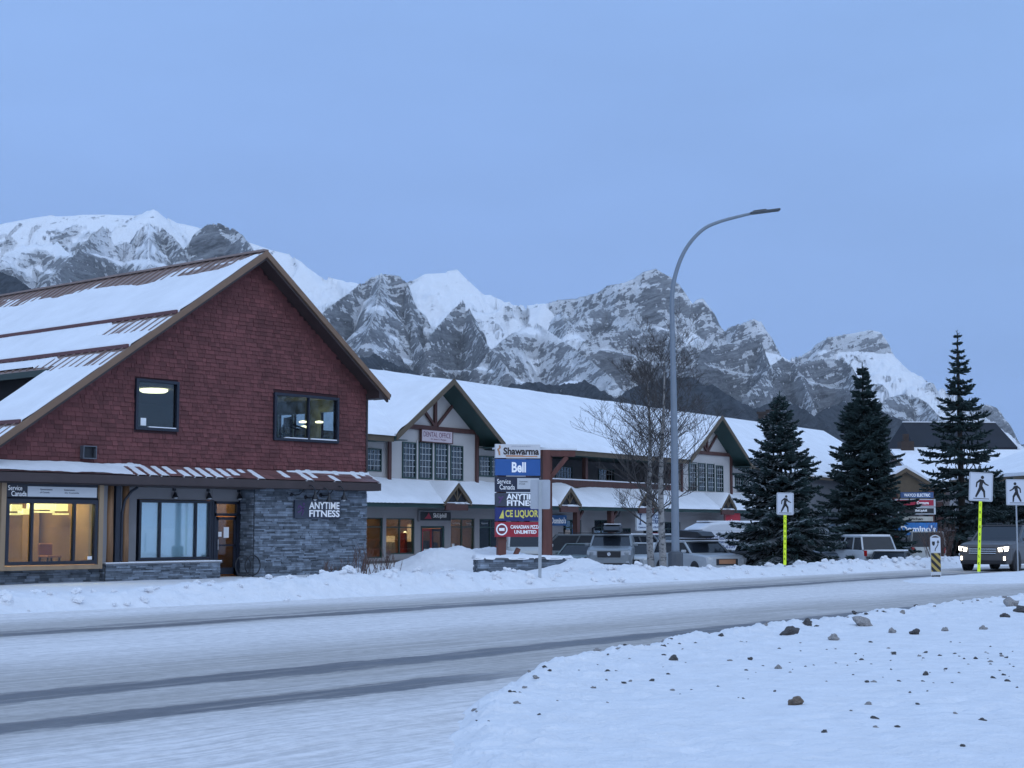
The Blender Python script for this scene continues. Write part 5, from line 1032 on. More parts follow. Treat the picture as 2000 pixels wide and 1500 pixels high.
# ================================================================ STREET FURNITURE
def lamp_post():
    x, y = 41.9, 27.9; z0 = .15
    t = thing('street_lamp', 'tall grey curved steel street lamp rising from the snow bank', 'street lamp', (x, y, z0), R(AZ-90))
    H_ = 10.0
    pts = [(0, 0, 0), (0, 0, 4), (-.03, 0, 7.6), (-.04, 0, 8.35), (.0, 0, 8.95), (.13, 0, 9.5), (.36, 0, 10.05), (.68, 0, 10.5), (1.08, 0, 10.85), (1.55, 0, 11.05), (2.1, 0, 11.2), (2.62, 0, 11.32)]
    k = 12.30-z0; s = k/11.62
    pts = [(p[0], p[1], p[2]*s) for p in pts]
    pts = [Vector(p) for p in pts]; sm = []; sr = []
    rad = [.135, .115, .082, .078, .074, .07, .066, .062, .058, .054, .05, .045]
    for i in range(len(pts)-1):
        p0, p1, p2, p3 = pts[max(i-1, 0)], pts[i], pts[i+1], pts[min(i+2, len(pts)-1)]
        for k in range(5):
            u = k/5; sm.append(.5*((2*p1)+(p2-p0)*u+(2*p0-5*p1+4*p2-p3)*u*u+(3*p1-p0-3*p2+p3)*u**3) if i > 0 else p1.lerp(p2, u)); sr.append(rad[i]+(rad[i+1]-rad[i])*u)
    sm.append(pts[-1]); sr.append(rad[-1]); e = pts[-1]; pts, rad = sm, sr
    m = MB(); m.tube(pts, rad, 14); m.build('pole', mat('blue_grey_pole', (.20, .235, .28), .5, .06, 6, metal=.25), t, smooth=True)
    m = MB(); m.lathe((0, 0, -.3), (0, 0, 1), [(.25, 0), (.25, .95), (.23, 1.0), (.15, 1.02)], 10); m.build('base_cover', mat('dark_base_cover', (.07, .08, .095), .6), t)
    e = pts[-1]; m = MB(); m.beam((e[0]-.05, 0, e[2]-.0), (e[0]+.95, 0, e[2]+.13), .30, .07); m.beam((e[0]+.05, 0, e[2]+.06), (e[0]+.5, 0, e[2]+.12), .18, .07); m.build('lamp_head', mat('dark_lamp_head', (.07, .08, .09), .5), t, bevel=.03)
lamp_post()
SIGNFACE = mat('white_reflective_sheet', (.60, .63, .70), .45, .02); SIGNBACK = mat('bare_aluminium', (.42, .45, .5), .4, .05, metal=.4)
YEL = mat('fluorescent_yellow_green', (.55, .72, .02), .5, .03, emit=(.6, .9, .02), estr=.22); BLK = mat('black_vinyl', (.012, .012, .016), .5)
def rrect(m, w, h, r, y0, y1, zc=0):
    p = []
    for (cx, cz, a0) in ((w-r, h-r, 0), (-w+r, h-r, 90), (-w+r, -h+r, 180), (w-r, -h+r, 270)):
        for a in (0, 30, 60, 90): p.append((cx+r*math.cos(R(a0+a)), y0, zc+cz+r*math.sin(R(a0+a))))
    m.prism(p, (0, y1-y0, 0))
def walker(m, s, flip, y, zc):
    f = -1 if flip else 1
    def b(x0, z0, x1, z1, w0, w1):
        d = Vector((x1-x0, 0, z1-z0)); n = Vector((-d.z, 0, d.x)).normalized()
        q = [(x0-n.x*w0/2, z0-n.z*w0/2), (x1-n.x*w1/2, z1-n.z*w1/2), (x1+n.x*w1/2, z1+n.z*w1/2), (x0+n.x*w0/2, z0+n.z*w0/2)]
        m.prism([(f*p[0]*s, y, zc+p[1]*s) for p in q], (0, -.004, 0))
    m.prism([(f*(.04+.052*math.cos(a))*s, y, zc+(.30+.055*math.sin(a))*s) for a in np.linspace(0, 2*math.pi, 14)[:-1]], (0, -.004, 0))
    b(.03, .23, -.02, -.02, .13, .10); b(0, .0, -.16, -.33, .11, .055); b(.0, .0, .10, -.15, .10, .075); b(.10, -.13, .12, -.34, .07, .05)
    b(.05, .20, .13, .10, .06, .05); b(.13, .10, .24, .05, .05, .035); b(-.01, .22, -.13, .13, .07, .05); b(-.13, .14, -.15, -.02, .05, .04)
    m.prism([(-.24*s, y, zc-.385*s), (.26*s, y, zc-.385*s), (.26*s, y, zc-.365*s), (-.24*s, y, zc-.365*s)], (0, -.004, 0))
def cross_sign(x, y, z0, top, w, h, label, yellow, flip, lean=0, faces=0):
    t = thing('crosswalk_sign', label, 'road sign', (x, y, z0), R(AZ-90)+R(faces), group='pedestrian crossing signs'); t.rotation_euler.y = R(lean)
    zc = top-z0-h/2; pw = .05 if yellow else .035
    m = MB(); m.box(-.03, .03, .0, .05, -.4, zc+h/2-.05) if yellow else m.tube([(0, .03, -.4), (0, .03, zc+h/2-.03)], .032, 8); m.build('post', STEEL, t)
    if yellow:
        m = MB(); m.box(-.05, .05, -.012, -.001, .10, zc-h/2); q = m.build('reflective_strip', YEL, t)
        n = 9
        for i, c in enumerate('CROSSWALK'): text(q, c, BLK, (0, -.014, zc-h/2-.12-i*((zc-h/2-.25)/n)), .05, .085, bold=.02)
    m = MB(); rrect(m, w/2, h/2, .045, -.018, -.014, zc); m.build('sign_plate', SIGNBACK, t)
    m = MB(); rrect(m, w/2-.012, h/2-.012, .04, -.022, -.0185, zc); f = m.build('white_face', SIGNFACE, t)
    m = MB()
    for (a, b, c, d) in ((-w/2+.03, w/2-.03, zc+h/2-.035, zc+h/2-.03), (-w/2+.03, w/2-.03, zc-h/2+.03, zc-h/2+.035), (-w/2+.03, -w/2+.035, zc-h/2+.035, zc+h/2-.035), (w/2-.035, w/2-.03, zc-h/2+.035, zc+h/2-.035)): m.box(a, b, -.026, -.0225, c, d)
    m.build('border_line', BLK, f)
    m = MB(); walker(m, h/.92*1.0, flip, -.0225, zc); m.build('walking_symbol', BLK, f)
x, y = at(1531, 1000, 53.6); cross_sign(x, y, .25, 2.86, .60, .78, 'smallest white crosswalk sign, on a yellow post in front of the left spruce', True, False, 1.2)
x, y = at(1908, 1000, 50); cross_sign(x, y, .12, 3.44, .78, .94, 'largest white crosswalk sign, on a leaning yellow post in front of the car headlights', True, False, 3.0)
x, y = at(1985, 1000, 58); cross_sign(x, y, .1, 3.46, .78, .98, 'white crosswalk sign on a plain grey post at the right edge of the photo', False, True, .3)
# keep right + hazard marker
x, y = at(1828, 1100, 48)
t = thing('keep_right_sign', 'small keep right sign above a black and yellow striped marker on the island', 'road sign', (x, y, .05), R(AZ-90+2))
m = MB(); m.box(-.16, .16, .0, .03, .10, 1.28); m.tube([(-.15, .015, 1.28), (-.08, .015, 1.33), (0, .015, 1.35), (.08, .015, 1.33), (.15, .015, 1.28)], .02, 6); m.build('backing_post', GREYPL, t)
m = MB(); m.box(-.13, .13, .0, .05, -.2, .12); m.build('rubber_foot', BLACK, t)
m = MB(); m.box(-.15, .15, -.006, -.001, .82, 1.27); f = m.build('white_face', SIGNFACE, t)
m = MB(); m.prism([(-.11, -.007, 1.16), (-.02, -.007, 1.16), (-.02, -.007, 1.08), (-.045, -.007, 1.03), (-.085, -.007, 1.03), (-.11, -.007, 1.08)], (0, -.003, 0))
for a, b in (((-.02, .86), (-.01, .93)), ((-.01, .93), (.03, .99)), ((.03, .99), (.07, 1.05)), ((.07, 1.05), (.08, 1.13))): m.beam((a[0], -.009, a[1]), (b[0], -.009, b[1]), .026, .003, up=(0, 1, 0))
m.prism([(.035, -.007, 1.12), (.125, -.007, 1.12), (.08, -.007, 1.21)], (0, -.003, 0)); m.build('arrow_symbol', BLK, f)
m = MB(); m.box(-.15, .15, -.006, -.001, .22, .80); f = m.build('hazard_panel', mat('amber_yellow', (.42, .30, .08), .5, .05), t)
m = MB()
for k in range(-1, 4):
    z = .22+k*.235; p = [(-.15, z+.30), (.15, z), (.15, z+.12), (-.15, z+.42)]
    def clip(p, lo, hi):
        out = []
        for lim, sg in ((lo, 1), (hi, -1)):
            src = out if sg == -1 else p; dst = []
            for i in range(len(src)):
                a, b = src[i], src[(i+1) % len(src)]; ia, ib = (a[1]-lim)*sg >= 0, (b[1]-lim)*sg >= 0
                if ia: dst.append(a)
                if ia != ib: tt = (lim-a[1])/(b[1]-a[1]); dst.append((a[0]+(b[0]-a[0])*tt, lim))
            out = dst
        return out
    c = clip(p, .22, .80)
    if len(c) > 2: m.prism([(q[0], -.0065, q[1]) for q in c], (0, -.003, 0))
m.build('black_stripes', BLK, f)
# back of a road sign
x, y = at(1054, 1000, 43)
t = thing('sign_seen_from_behind', 'bare grey back of a rectangular road sign on a thin steel post by the planter', 'road sign', (x, y, -.05), R(AZ-90)); t.rotation_euler.y = R(.4)
m = MB(); m.box(-.045, .045, -.04, .0, 0, 3.0); m.build('post', STEEL, t)
m = MB(); rrect(m, .278, .41, .04, .002, .008, 2.62); m.build('sign_plate', SIGNBACK, t)
# ------------------------------------------------ pylon sign
x, y = at(1012, 960, 55)
py_ = thing('pylon_sign_frame', 'timber pylon frame with braced beam carrying the six shop panels', 'sign frame', (x, y, -.1), R(AZ-90+14))
REDT = mat('stained_red_brown_timber', (.135, .05, .04), .7, .25, 2, .2, 14, stretch=(3, 3, .4))
def pbeam(a, b, w, name): m = MB(); m.beam(a, b, w); m.build(name, REDT, py_, bevel=.015)
for xx in (-.55, 1.10): pbeam((xx, .30, 0), (xx, .30, 4.55), .30, 'post')
pbeam((1.22, .42, 0), (1.22, .42, 4.5), .26, 'post')
pbeam((-.8, .3, 4.42), (2.2, .3, 4.42), .22, 'beam'); pbeam((1.15, .30, 3.4), (1.9, .30, 4.3), .16, 'brace'); pbeam((-.3, .35, .2), (.1, .35, 1.0), .16, 'brace')
m = MB(); m.box(-.85, 2.25, .15, .45, 4.545, 4.60); m.build('snow_cap', SNOW, py_)
def panel(name, label, zt, zb, mt, x0=-.83, x1=.83, frame=None):
    s = thing(name, label, 'sign panel', (x, y, 0), R(AZ-90+14), group=None); s.location = Vector((x, y, 0)); 
    zc = (zt+zb)/2; s.location.z = zc; m = MB(); m.box(x0, x1, .02, .16, -(zt-zb)/2+.01, (zt-zb)/2-.01); m.build('panel', mt, s); return s
def zpx(v): return CAMH+(1030-v)/3000*55*1.004
s = panel('shawarma_sign', 'white Shawarma sign panel, topmost on the timber pylon', zpx(868), zpx(896), mat('white_sign_panel', (.66, .66, .68), .5, .02))
DKB = mat('dark_brown_lettering', (.03, .02, .02), .6); text(s, 'Shawarma', DKB, (.12, .012, .0), 1.32, .26, bold=.035); m = MB(); m.box(-.45, .72, .010, .018, -.20, -.17); m.box(-.45, .2, .010, .018, -.165, -.15); m.build('orange_line', mat('orange_line', (.55, .22, .08), .5), s)
m = MB(); m.tube([(-.68, .012, -.15), (-.70, .012, -.02), (-.74, .012, .05), (-.66, .012, .12), (-.68, .012, .2)], .03, 6); m.build('kebab_emblem', mat('orange_brown', (.5, .25, .12), .6), s); text(s, 'JERUSALEM', mat('grey_lettering', (.4, .4, .45), .6), (.1, .012, .17), .7, .05)
s = panel('phone_company_sign', 'blue Bell sign panel, second from the top on the timber pylon', zpx(897), zpx(930), mat('royal_blue_panel', (.015, .10, .34), .45, .02)); text(s, 'Bell', SIGNWHITE, (.03, .012, 0), .52, .37, bold=.03)
s = panel('service_sign', 'navy and pale grey Service Canada panel, third from the top on the pylon', zpx(931), zpx(962), mat('navy_panel', (.012, .02, .05), .5, .02)); text(s, 'Service', SIGNWHITE, (-.52, .012, .10), .50, .17); text(s, 'Canada', SIGNWHITE, (-.40, .012, -.10), .56, .18)
m = MB(); m.box(-.03, .78, .008, .018, -.17, .22); m.build('pale_panel', GREYPL, s); text(s, 'Government', DARKTXT, (.2, .004, .1), .30, .05); text(s, 'of Canada', DARKTXT, (.15, .004, .02), .22, .05)
s = panel('gym_sign', 'dark slate Anytime Fitness panel, fourth from the top on the pylon', zpx(963), zpx(990), SIGNDARK); text(s, 'ANYTIME', SIGNWHITE, (.15, .012, .11), 1.15, .21, bold=.03); text(s, 'FITNESS', SIGNWHITE, (.15, .012, -.12), 1.12, .20, bold=.03)
m = MB(); 
for a, b, w in (((-.72, .1), (-.62, .02), .06), ((-.62, .02), (-.55, .12), .05), ((-.62, .02), (-.7, -.12), .05)): m.beam((a[0], .012, a[1]), (b[0], .012, b[1]), w, .01, up=(0, 1, 0))
m.build('runner_emblem', PURPLE, s)
s = panel('liquor_sign', 'deep blue Ace Liquor panel with yellow letters, fifth from the top on the pylon', zpx(991), zpx(1018), mat('deep_blue_panel', (.012, .025, .16), .45, .02)); YL = mat('yellow_lettering', (.62, .56, .12), .5, 0, emit=(.8, .8, .2), estr=.08)
text(s, 'CE LIQUOR', YL, (.14, .012, 0), 1.22, .30, bold=.03); m = MB(); m.prism([(-.70, .014, -.15), (-.52, .014, -.15), (-.55, .014, .16)], (0, -.01, 0)); m.build('sail_emblem', YL, s)
s = panel('pizza_sign', 'red Canadian Pizza Unlimited panel, lowest on the timber pylon', zpx(1019), zpx(1049), mat('red_panel', (.36, .015, .035), .45, .02), x1=.86); text(s, 'CANADIAN PIZZA', SIGNWHITE, (.27, .012, .09), 1.1, .13, bold=.03); text(s, 'UNLIMITED', SIGNWHITE, (.27, .012, -.09), .82, .13, bold=.03)
m = MB(); m.lathe((-.60, .015, 0), (0, -1, 0), [(.21, 0), (.21, .008)], 24); r_ = m.build('round_emblem', SIGNWHITE, s); m = MB(); m.lathe((-.60, .005, 0), (0, -1, 0), [(.16, 0), (.16, .004)], 24); m.build('red_disc', mat('dark_red_disc', (.2, .02, .04), .5), r_); m = MB(); m.box(-.70, -.50, -.003, .0, -.05, .05); m.build('pale_bar', SIGNWHITE, r_)
# planter wall
x, y = at(1022, 1100, 51)
t = thing('stone_planter_wall', 'low dark stone planter wall capped with snow under the pylon sign', 'wall', (x, y, 0), R(AZ-90+6))
m = MB(); ledge(m, -1.53, 1.62, -.2, .60, 0, seed=21); ledge(m, 0.02, 1.2, -.2, .60, -1.53, axis='y', seed=22); m.build('stone_face', STONE, t)
m = MB(); m.box(-1.53, 1.6, .0, 1.2, -.2, .585); m.build('core', MORTAR, t)
m = MB(); m.box(-1.60, 1.68, -.07, 1.25, .60, .635); m.build('cap', MATS['grey_stone_cap'], t)
X_, V_ = np.meshgrid(np.linspace(-1.64, 1.72, 120), np.linspace(-.10, 1.28, 26)); tt = .05+.05*fbm(X_*2, V_*2, 4)+.10*sstep(.0, .5, V_)*np.clip(.4+fbm(X_*1.2, V_, 2), 0, 1)
ed_ = np.minimum(np.minimum(X_+1.64, 1.72-X_), np.minimum(V_+.10+.06*fbm(X_*3, V_*0, 3), 1.28-V_)); o = grid_obj('snow_cap', X_, V_, .625+tt*np.clip(ed_/.07, 0, 1)-.04*(ed_ < .015), SNOW); o.parent = t
# second pylon
x, y = at(1788, 1000, 76)
p2 = thing('second_pylon_frame', 'brown timber posts of the far shop pylon beside the right spruce', 'sign frame', (x, y, -.4), R(AZ-90+3))
for xx in (-.95, .85): m = MB(); m.box(xx-.12, xx+.12, .06, .30, 0, 3.85); m.build('post', REDT if xx < 0 else TIMBER, p2)
def panel2(name, label, zt, zb, mt, x0, x1, words=None, wm=SIGNWHITE, fr=None, tw=None, tx=0):
    f2 = lambda v: CAMH+(1030-v)/3000*76*1.004
    zt, zb = f2(zt), f2(zb); s = thing(name, label, 'sign panel', (x, y, (zt+zb)/2), R(AZ-90+3)); h = (zt-zb)/2
    m = MB(); m.box(x0, x1, -.08, .05, -h, h); m.build('panel', mt, s)
    if fr: m = MB(); m.box(x0-.05, x1+.05, -.07, .04, -h-.05, -h); m.box(x0-.05, x1+.05, -.07, .04, h, h+.05); m.box(x1, x1+.09, -.09, .04, -h-.05, h+.05); m.box(x0-.09, x0, -.09, .04, -h-.05, h+.05); m.build('frame', fr, s)
    if words: text(s, words, wm, (tx or (x0+x1)/2, -.085, 0), tw or (x1-x0)*.8, h*1.1, bold=.03)
    return s
panel2('far_electric_sign', 'blue electric company panel, topmost on the far pylon', 962, 973, mat('steel_blue_panel', (.05, .11, .26), .5), -.75, .90, 'WAYCO ELECTRIC')
panel2('far_red_sign', 'red panel with white frame, second on the far pylon', 977, 988, mat('crimson_panel', (.42, .015, .05), .5), -.95, .90, 'Canmore', fr=GREYPL, tw=.6, tx=.35)
panel2('far_ski_sign', 'black SkiUphill panel with white frame, third on the far pylon', 993, 1003, MATS['black_sign'], -.85, .90, 'SkiUphill', fr=GREYPL, tw=.6, tx=.25)
panel2('far_cream_sign', 'small cream panel, fourth on the far pylon', 1009, 1018, mat('cream_panel', (.50, .48, .42), .5), -.9, .85, 'Kitchen', DKB, tw=.7)
panel2('far_pizza_sign', 'large bright blue pizza panel, lowest on the far pylon', 1021, 1045, mat('bright_blue_panel', (.02, .20, .55), .45), -1.15, 1.05, "Domino's", tw=1.75, tx=.1)

# ================================================================ TREES
NEEDLE = bpy.data.materials.new('spruce_needles'); NEEDLE.use_nodes = True
def _needle():
    t = NEEDLE.node_tree; b = t.nodes['Principled BSDF']; b.inputs['Roughness'].default_value = .75; b.inputs['Specular IOR Level'].default_value = .2
    g = t.nodes.new('ShaderNodeNewGeometry'); tcn = t.nodes.new('ShaderNodeTexCoord'); n = t.nodes.new('ShaderNodeTexNoise'); n.inputs['Scale'].default_value = 2.2; n.inputs['Detail'].default_value = 5; t.links.new(tcn.outputs['Object'], n.inputs['Vector'])
    cr = t.nodes.new('ShaderNodeValToRGB'); e = cr.color_ramp.elements; e[0].color = (.014, .028, .028, 1); e[1].color = (.042, .070, .066, 1); t.links.new(g.outputs['Random Per Island'], cr.inputs[0])
    at_ = t.nodes.new('ShaderNodeAttribute'); at_.attribute_type = 'OBJECT'; at_.attribute_name = 'frost'
    sp = t.nodes.new('ShaderNodeSeparateXYZ'); t.links.new(g.outputs['True Normal'], sp.inputs[0])
    a = t.nodes.new('ShaderNodeMath'); a.operation = 'MULTIPLY_ADD'; a.inputs[1].default_value = .6; t.links.new(sp.outputs['Z'], a.inputs[0]); t.links.new(n.outputs['Fac'], a.inputs[2])
    r = t.nodes.new('ShaderNodeMapRange'); r.inputs['From Min'].default_value = .85; r.inputs['From Max'].default_value = 1.15; t.links.new(a.outputs[0], r.inputs['Value'])
    mu = t.nodes.new('ShaderNodeMath'); mu.operation = 'MULTIPLY'; t.links.new(r.outputs[0], mu.inputs[0]); t.links.new(at_.outputs['Fac'], mu.inputs[1])
    mx_ = t.nodes.new('ShaderNodeMix'); mx_.data_type = 'RGBA'; t.links.new(mu.outputs[0], mx_.inputs['Factor']); t.links.new(cr.outputs[0], mx_.inputs['A']); mx_.inputs['B'].default_value = (.5, .54, .6, 1); t.links.new(mx_.outputs['Result'], b.inputs['Base Color'])
_needle()
SPBARK = mat('spruce_bark', (.05, .04, .035), .9, .2, 4)
def spruce(label, px, depth, ztop, zbase, wbase, seed, dens=1.0, gap=0.0, frost=.3, taper=.85, low=.05, group='spruce trees beside the parking lot', nbr=9):
    rr = random.Random(seed); x, y = at(px, 1000, depth); t = thing('spruce_tree', label, 'tree', (x, y, zbase), rr.uniform(0, 6), group)
    H_ = ztop-zbase; m = MB(); m.tube([(0, 0, 0), (0.01, 0, H_*.5), (0, 0, H_*.93), (0, 0, H_)], [H_*.018, H_*.011, H_*.004, .006], 8); m.build('trunk', SPBARK, t)
    f = MB()
    def spray(p, d, L, r):
        # a needle covered twig: tapered three sided sleeve with short side sprigs
        d = d.normalized(); sd = d.cross(Vector((0, 0, 1)))
        if sd.length < .05: sd = Vector((1, 0, 0))
        sd.normalize(); u = sd.cross(d); o = len(f.v)
        prof = ((0, .5), (.35, 1.0), (.75, .8), (1, .05))
        for (s, w) in prof:
            c = p+d*(L*s)-Vector((0, 0, .06*L*s*s)); 
            for a in (0, 2.1, 4.2): f.v.append(tuple(c+(sd*math.cos(a+s)+u*math.sin(a+s))*r*w*rr.uniform(.7, 1.3)))
        for i in range(3):
            for j in range(3): f.f.append((o+i*3+j, o+i*3+(j+1) % 3, o+(i+1)*3+(j+1) % 3, o+(i+1)*3+j))
        for k in range(3):
            s = rr.uniform(.15, .95); c = p+d*(L*s); a = rr.choice((-1, 1)); q = (sd*a*rr.uniform(.5, 1)+d*rr.uniform(.4, 1)+u*rr.uniform(-.5, .6)).normalized()*r*rr.uniform(1.6, 2.9); w = d.cross(q).normalized()*r*.45
            if w.length > 1e-6: o2 = len(f.v); f.v += [tuple(c-d*r*.5), tuple(c+d*r*.7+w*.3), tuple(c+q)]; f.f.append((o2, o2+1, o2+2))
    nw = int(H_*4.6*dens); ang = 0
    for i in range(nw):
        s = low+(1-low)*((i+rr.uniform(-.3, .3))/nw); s = min(max(s, low), .985); z = s*H_
        if gap and math.sin(z*5.2+seed)+.5*math.sin(z*11) < -1+gap*1.1: continue
        Rr = wbase*(1-s)**taper*(1.0+.13*math.sin(z*3+seed))*(.78+.22*min(1, (s-low+.03)/.12)); nb = nbr if s < .8 else 6
        for b in range(nb):
            ang += 2.4+rr.uniform(-.25, .25); L = Rr*rr.uniform(.62, 1.12)+.05
            up = .42*s-.10+rr.uniform(-.10, .10); d = Vector((math.cos(ang), math.sin(ang), up)); segs = max(3, int(L/.17)); p = Vector((0, 0, z)); hd = Vector((math.cos(ang), math.sin(ang), 0)); pts = [p.copy()]
            for k in range(segs):
                q = (k+1)/segs; step = L/segs; v = hd+Vector((0, 0, up-.30*math.sin(q*2.6)*(1-s)+.38*q*q*(.6+.4*s))); p = p+v.normalized()*step; pts.append(p.copy())
            rad = .042 if L > .6 else .03
            for k in range(len(pts)-1):
                a_, b_ = pts[k], pts[k+1]; q = (k+1)/segs; dd = (b_-a_)
                spray(a_, dd, dd.length*1.25, rad*1.5)
                if q > .12:
                    tl_ = min(.62, (L*(1-q)*.62+.16))*rr.uniform(.7, 1.2); sd = dd.normalized().cross(Vector((0, 0, 1))).normalized()
                    for sg in (-1, 1):
                        for h in ((.35, .8) if dens >= .75 else (.5,)):
                            spray(a_+dd*h, sd*sg*rr.uniform(.7, 1)+dd.normalized()*rr.uniform(.5, .9)+Vector((0, 0, rr.uniform(-.35, .12))), tl_, rad*1.35)
                    if rr.random() < .5: spray(a_+dd*.5, Vector((rr.uniform(-.3, .3), rr.uniform(-.3, .3), rr.choice((-.9, .7)))), tl_*.5, rad)
    for k in range(5): spray(Vector((0, 0, H_-.12*k-.02)), Vector((math.cos(k*2.4), math.sin(k*2.4), .8)), .16+.03*k, .022)
    spray(Vector((0, 0, H_-.3)), Vector((0, 0, 1)), .42, .03)
    o = f.build('crown', NEEDLE, t); o['frost'] = frost; return t
spruce('broad frosty blue green spruce behind the smallest crosswalk sign, left of the three', 1526, 62, 7.12, -.35, 2.95, 2, .88, .0, .55, .86, nbr=9)
spruce('dense dark middle spruce standing in front of the grey warehouse', 1690, 75, 9.6, -.4, 2.95, 5, .88, .0, .10, .80, nbr=9)
spruce('tallest, open branched dark spruce in front of the black roof, right of the three', 1879, 80, 11.9, -.4, 3.7, 9, .55, .0, .10, 1.0, nbr=7)
spruce('short dark spruce low behind the far pylon and the oncoming car', 1935, 84, 4.6, -.4, 3.4, 14, .8, .0, .35, .6)
spruce('low dark spruce at the right edge behind the grey sign post', 2010, 86, 4.0, -.4, 3.2, 17, .8, .0, .2, .6)
BIRCHB = bpy.data.materials.new('birch_bark'); BIRCHB.use_nodes = True
def _birch():
    t = BIRCHB.node_tree; b = t.nodes['Principled BSDF']; b.inputs['Roughness'].default_value = .85
    tcn = t.nodes.new('ShaderNodeTexCoord'); mpn = t.nodes.new('ShaderNodeMapping'); mpn.inputs['Scale'].default_value = (3, 3, 5.5); t.links.new(tcn.outputs['Object'], mpn.inputs[0])
    n = t.nodes.new('ShaderNodeTexNoise'); n.inputs['Scale'].default_value = 1.5; n.inputs['Detail'].default_value = 5; n.inputs['Roughness'].default_value = .7; t.links.new(mpn.outputs[0], n.inputs['Vector'])
    cr = t.nodes.new('ShaderNodeValToRGB'); e = cr.color_ramp.elements; e[0].position = .38; e[0].color = (.035, .035, .04, 1); e[1].position = .50; e[1].color = (.28, .27, .26, 1); t.links.new(n.outputs['Fac'], cr.inputs[0]); t.links.new(cr.outputs[0], b.inputs['Base Color'])
_birch()
TWIG = mat('grey_brown_twig', (.07, .062, .06), .9, .2, 3)
def bare_tree(label, px, depth, ztop, zbase, seed, lean, spread, group):
    rr = random.Random(seed); x, y = at(px, 1000, depth); t = thing('bare_birch_tree', label, 'tree', (x, y, zbase), R(AZ-90), group); H_ = ztop-zbase
    tr = MB(); tw = MB(); pts = []; n = 9
    for i in range(n+1): s = i/n; pts.append(Vector((lean*s**1.3*H_+.05*math.sin(s*7+seed), .05*math.sin(s*5), s*H_*.9)))
    rad = [.13*(1-s/n)**.9+.012 for s in range(n+1)]; tr.tube(pts, rad, 10)
    def grow(p, d, L, r, lev):
        k = 4; q = [p.copy()]; c = p.copy(); dd = d.normalized()
        for i in range(k): dd = (dd+Vector((rr.uniform(-.16, .16), rr.uniform(-.16, .16), rr.uniform(-.05, .16)))).normalized(); c = c+dd*(L/k); q.append(c.copy())
        tw.tube(q, [max(r*(1-.75*i/k), .0045) for i in range(k+1)], 5 if lev < 2 else 3, cap=False)
        if lev >= 4: return
        nb = (7, 6, 5, 4)[lev]
        for b in range(nb):
            s = rr.uniform(.22, 1.0); i = min(int(s*k), k-1); pp = q[i].lerp(q[i+1], s*k-i); ax = Vector((rr.uniform(-1, 1), rr.uniform(-1, 1), rr.uniform(-.35, .75))).normalized()
            grow(pp, (dd*.75+ax*.8), L*rr.uniform(.38, .62), r*.5, lev+1)
    nb = 24
    for b in range(nb):
        s = .26+.72*b/nb; i = min(int(s*n), n-1); p = pts[i].lerp(pts[i+1], s*n-i); a = b*2.4+seed; up = .35+.9*s
        L = spread*(1-.55*s)*rr.uniform(.75, 1.15)*(.65 if s < .33 else 1); grow(p, Vector((math.cos(a), math.sin(a), up)), L, .035*(1.2-s), 1)
    tr.build('trunk', BIRCHB, t, smooth=True); tw.build('branches', TWIG, t); return t
bare_tree('left of the two bare pale barked birches in front of the parked cars', 1272, 55, 8.3, -.3, 3, -.014, 2.9, 'bare birches by the parking lot')
bare_tree('right bare birch, its pale trunk beside the street lamp', 1292, 54, 8.7, -.3, 8, .012, 3.0, 'bare birches by the parking lot')
# shrubs poking out of the snow
def shrub(label, px, py, depth, h, n, seed, w=.5, mt=None, leafy=False):
    rr = random.Random(seed); x, y = at(px, py, depth); t = thing('bare_shrub' if not leafy else 'low_evergreen_shrub', label, 'shrub', (x, y, gz(x, y)-.08), 0, 'shrubs sticking out of the snow')
    m = MB()
    for i in range(n):
        a = rr.uniform(0, 6.28); p = Vector((rr.uniform(-w, w)*.7, rr.uniform(-.25, .25), 0)); L = h*rr.uniform(.5, 1.1); d = Vector((math.cos(a)*.35, math.sin(a)*.35, 1)).normalized(); q = [p, p+d*L*.5+Vector((rr.uniform(-.03, .03), 0, 0)), p+d*L]
        m.tube(q, [.009, .007, .003], 4, cap=False)
        for k in range(3): s = rr.uniform(.4, .9); c = p+d*L*s; e = c+Vector((rr.uniform(-.5, .5), rr.uniform(-.5, .5), .8)).normalized()*L*.28; m.tube([c, e], [.005, .0025], 3, cap=False)
    if leafy:
        for i in range(n*14):
            c = Vector((rr.uniform(-w, w), rr.uniform(-.2, .2), abs(rr.gauss(0, .4))*h)); s = rr.uniform(.03, .06); a = Vector((rr.uniform(-1, 1), rr.uniform(-1, 1), rr.uniform(-1, 1))).normalized(); b = a.cross(Vector((0, 0, 1))).normalized(); m.add([c-a*s, c+b*s*.5, c+a*s, c-b*s*.5], [(0, 1, 2, 3)])
    m.build('stems', mt or mat('reddish_brown_stem', (.10, .06, .05), .9, .2), t)
shrub('wide clump of thin bare stems at the stone wall corner', 708, 1110, 38.6, .75, 26, 1, .55)
shrub('clump of bare stems right of the stone wall corner, by the pile', 748, 1110, 39.3, .8, 22, 2, .5)
shrub('small clump of thin pale stems in front of the middle of the stone wall', 655, 1115, 38.5, .5, 14, 3, .5)
LEAF = mat('dark_evergreen_leaf', (.03, .03, .028), .8, .2)
shrub('dark low leafy shrub against the stone wall, left one', 617, 1112, 46, .35, 10, 4, .35, LEAF, True)
shrub('dark low leafy shrub against the stone wall, right and wider one', 660, 1108, 47, .42, 14, 5, .6, LEAF, True)
shrub('tiny dark sprigs by the bike rack at the foot of the wall', 520, 1116, 49, .2, 8, 6, .8, LEAF, True)
shrub('dense brown hedge of bare stems behind the striped island marker', 1835, 1070, 66, 1.6, 120, 7, 1.3)

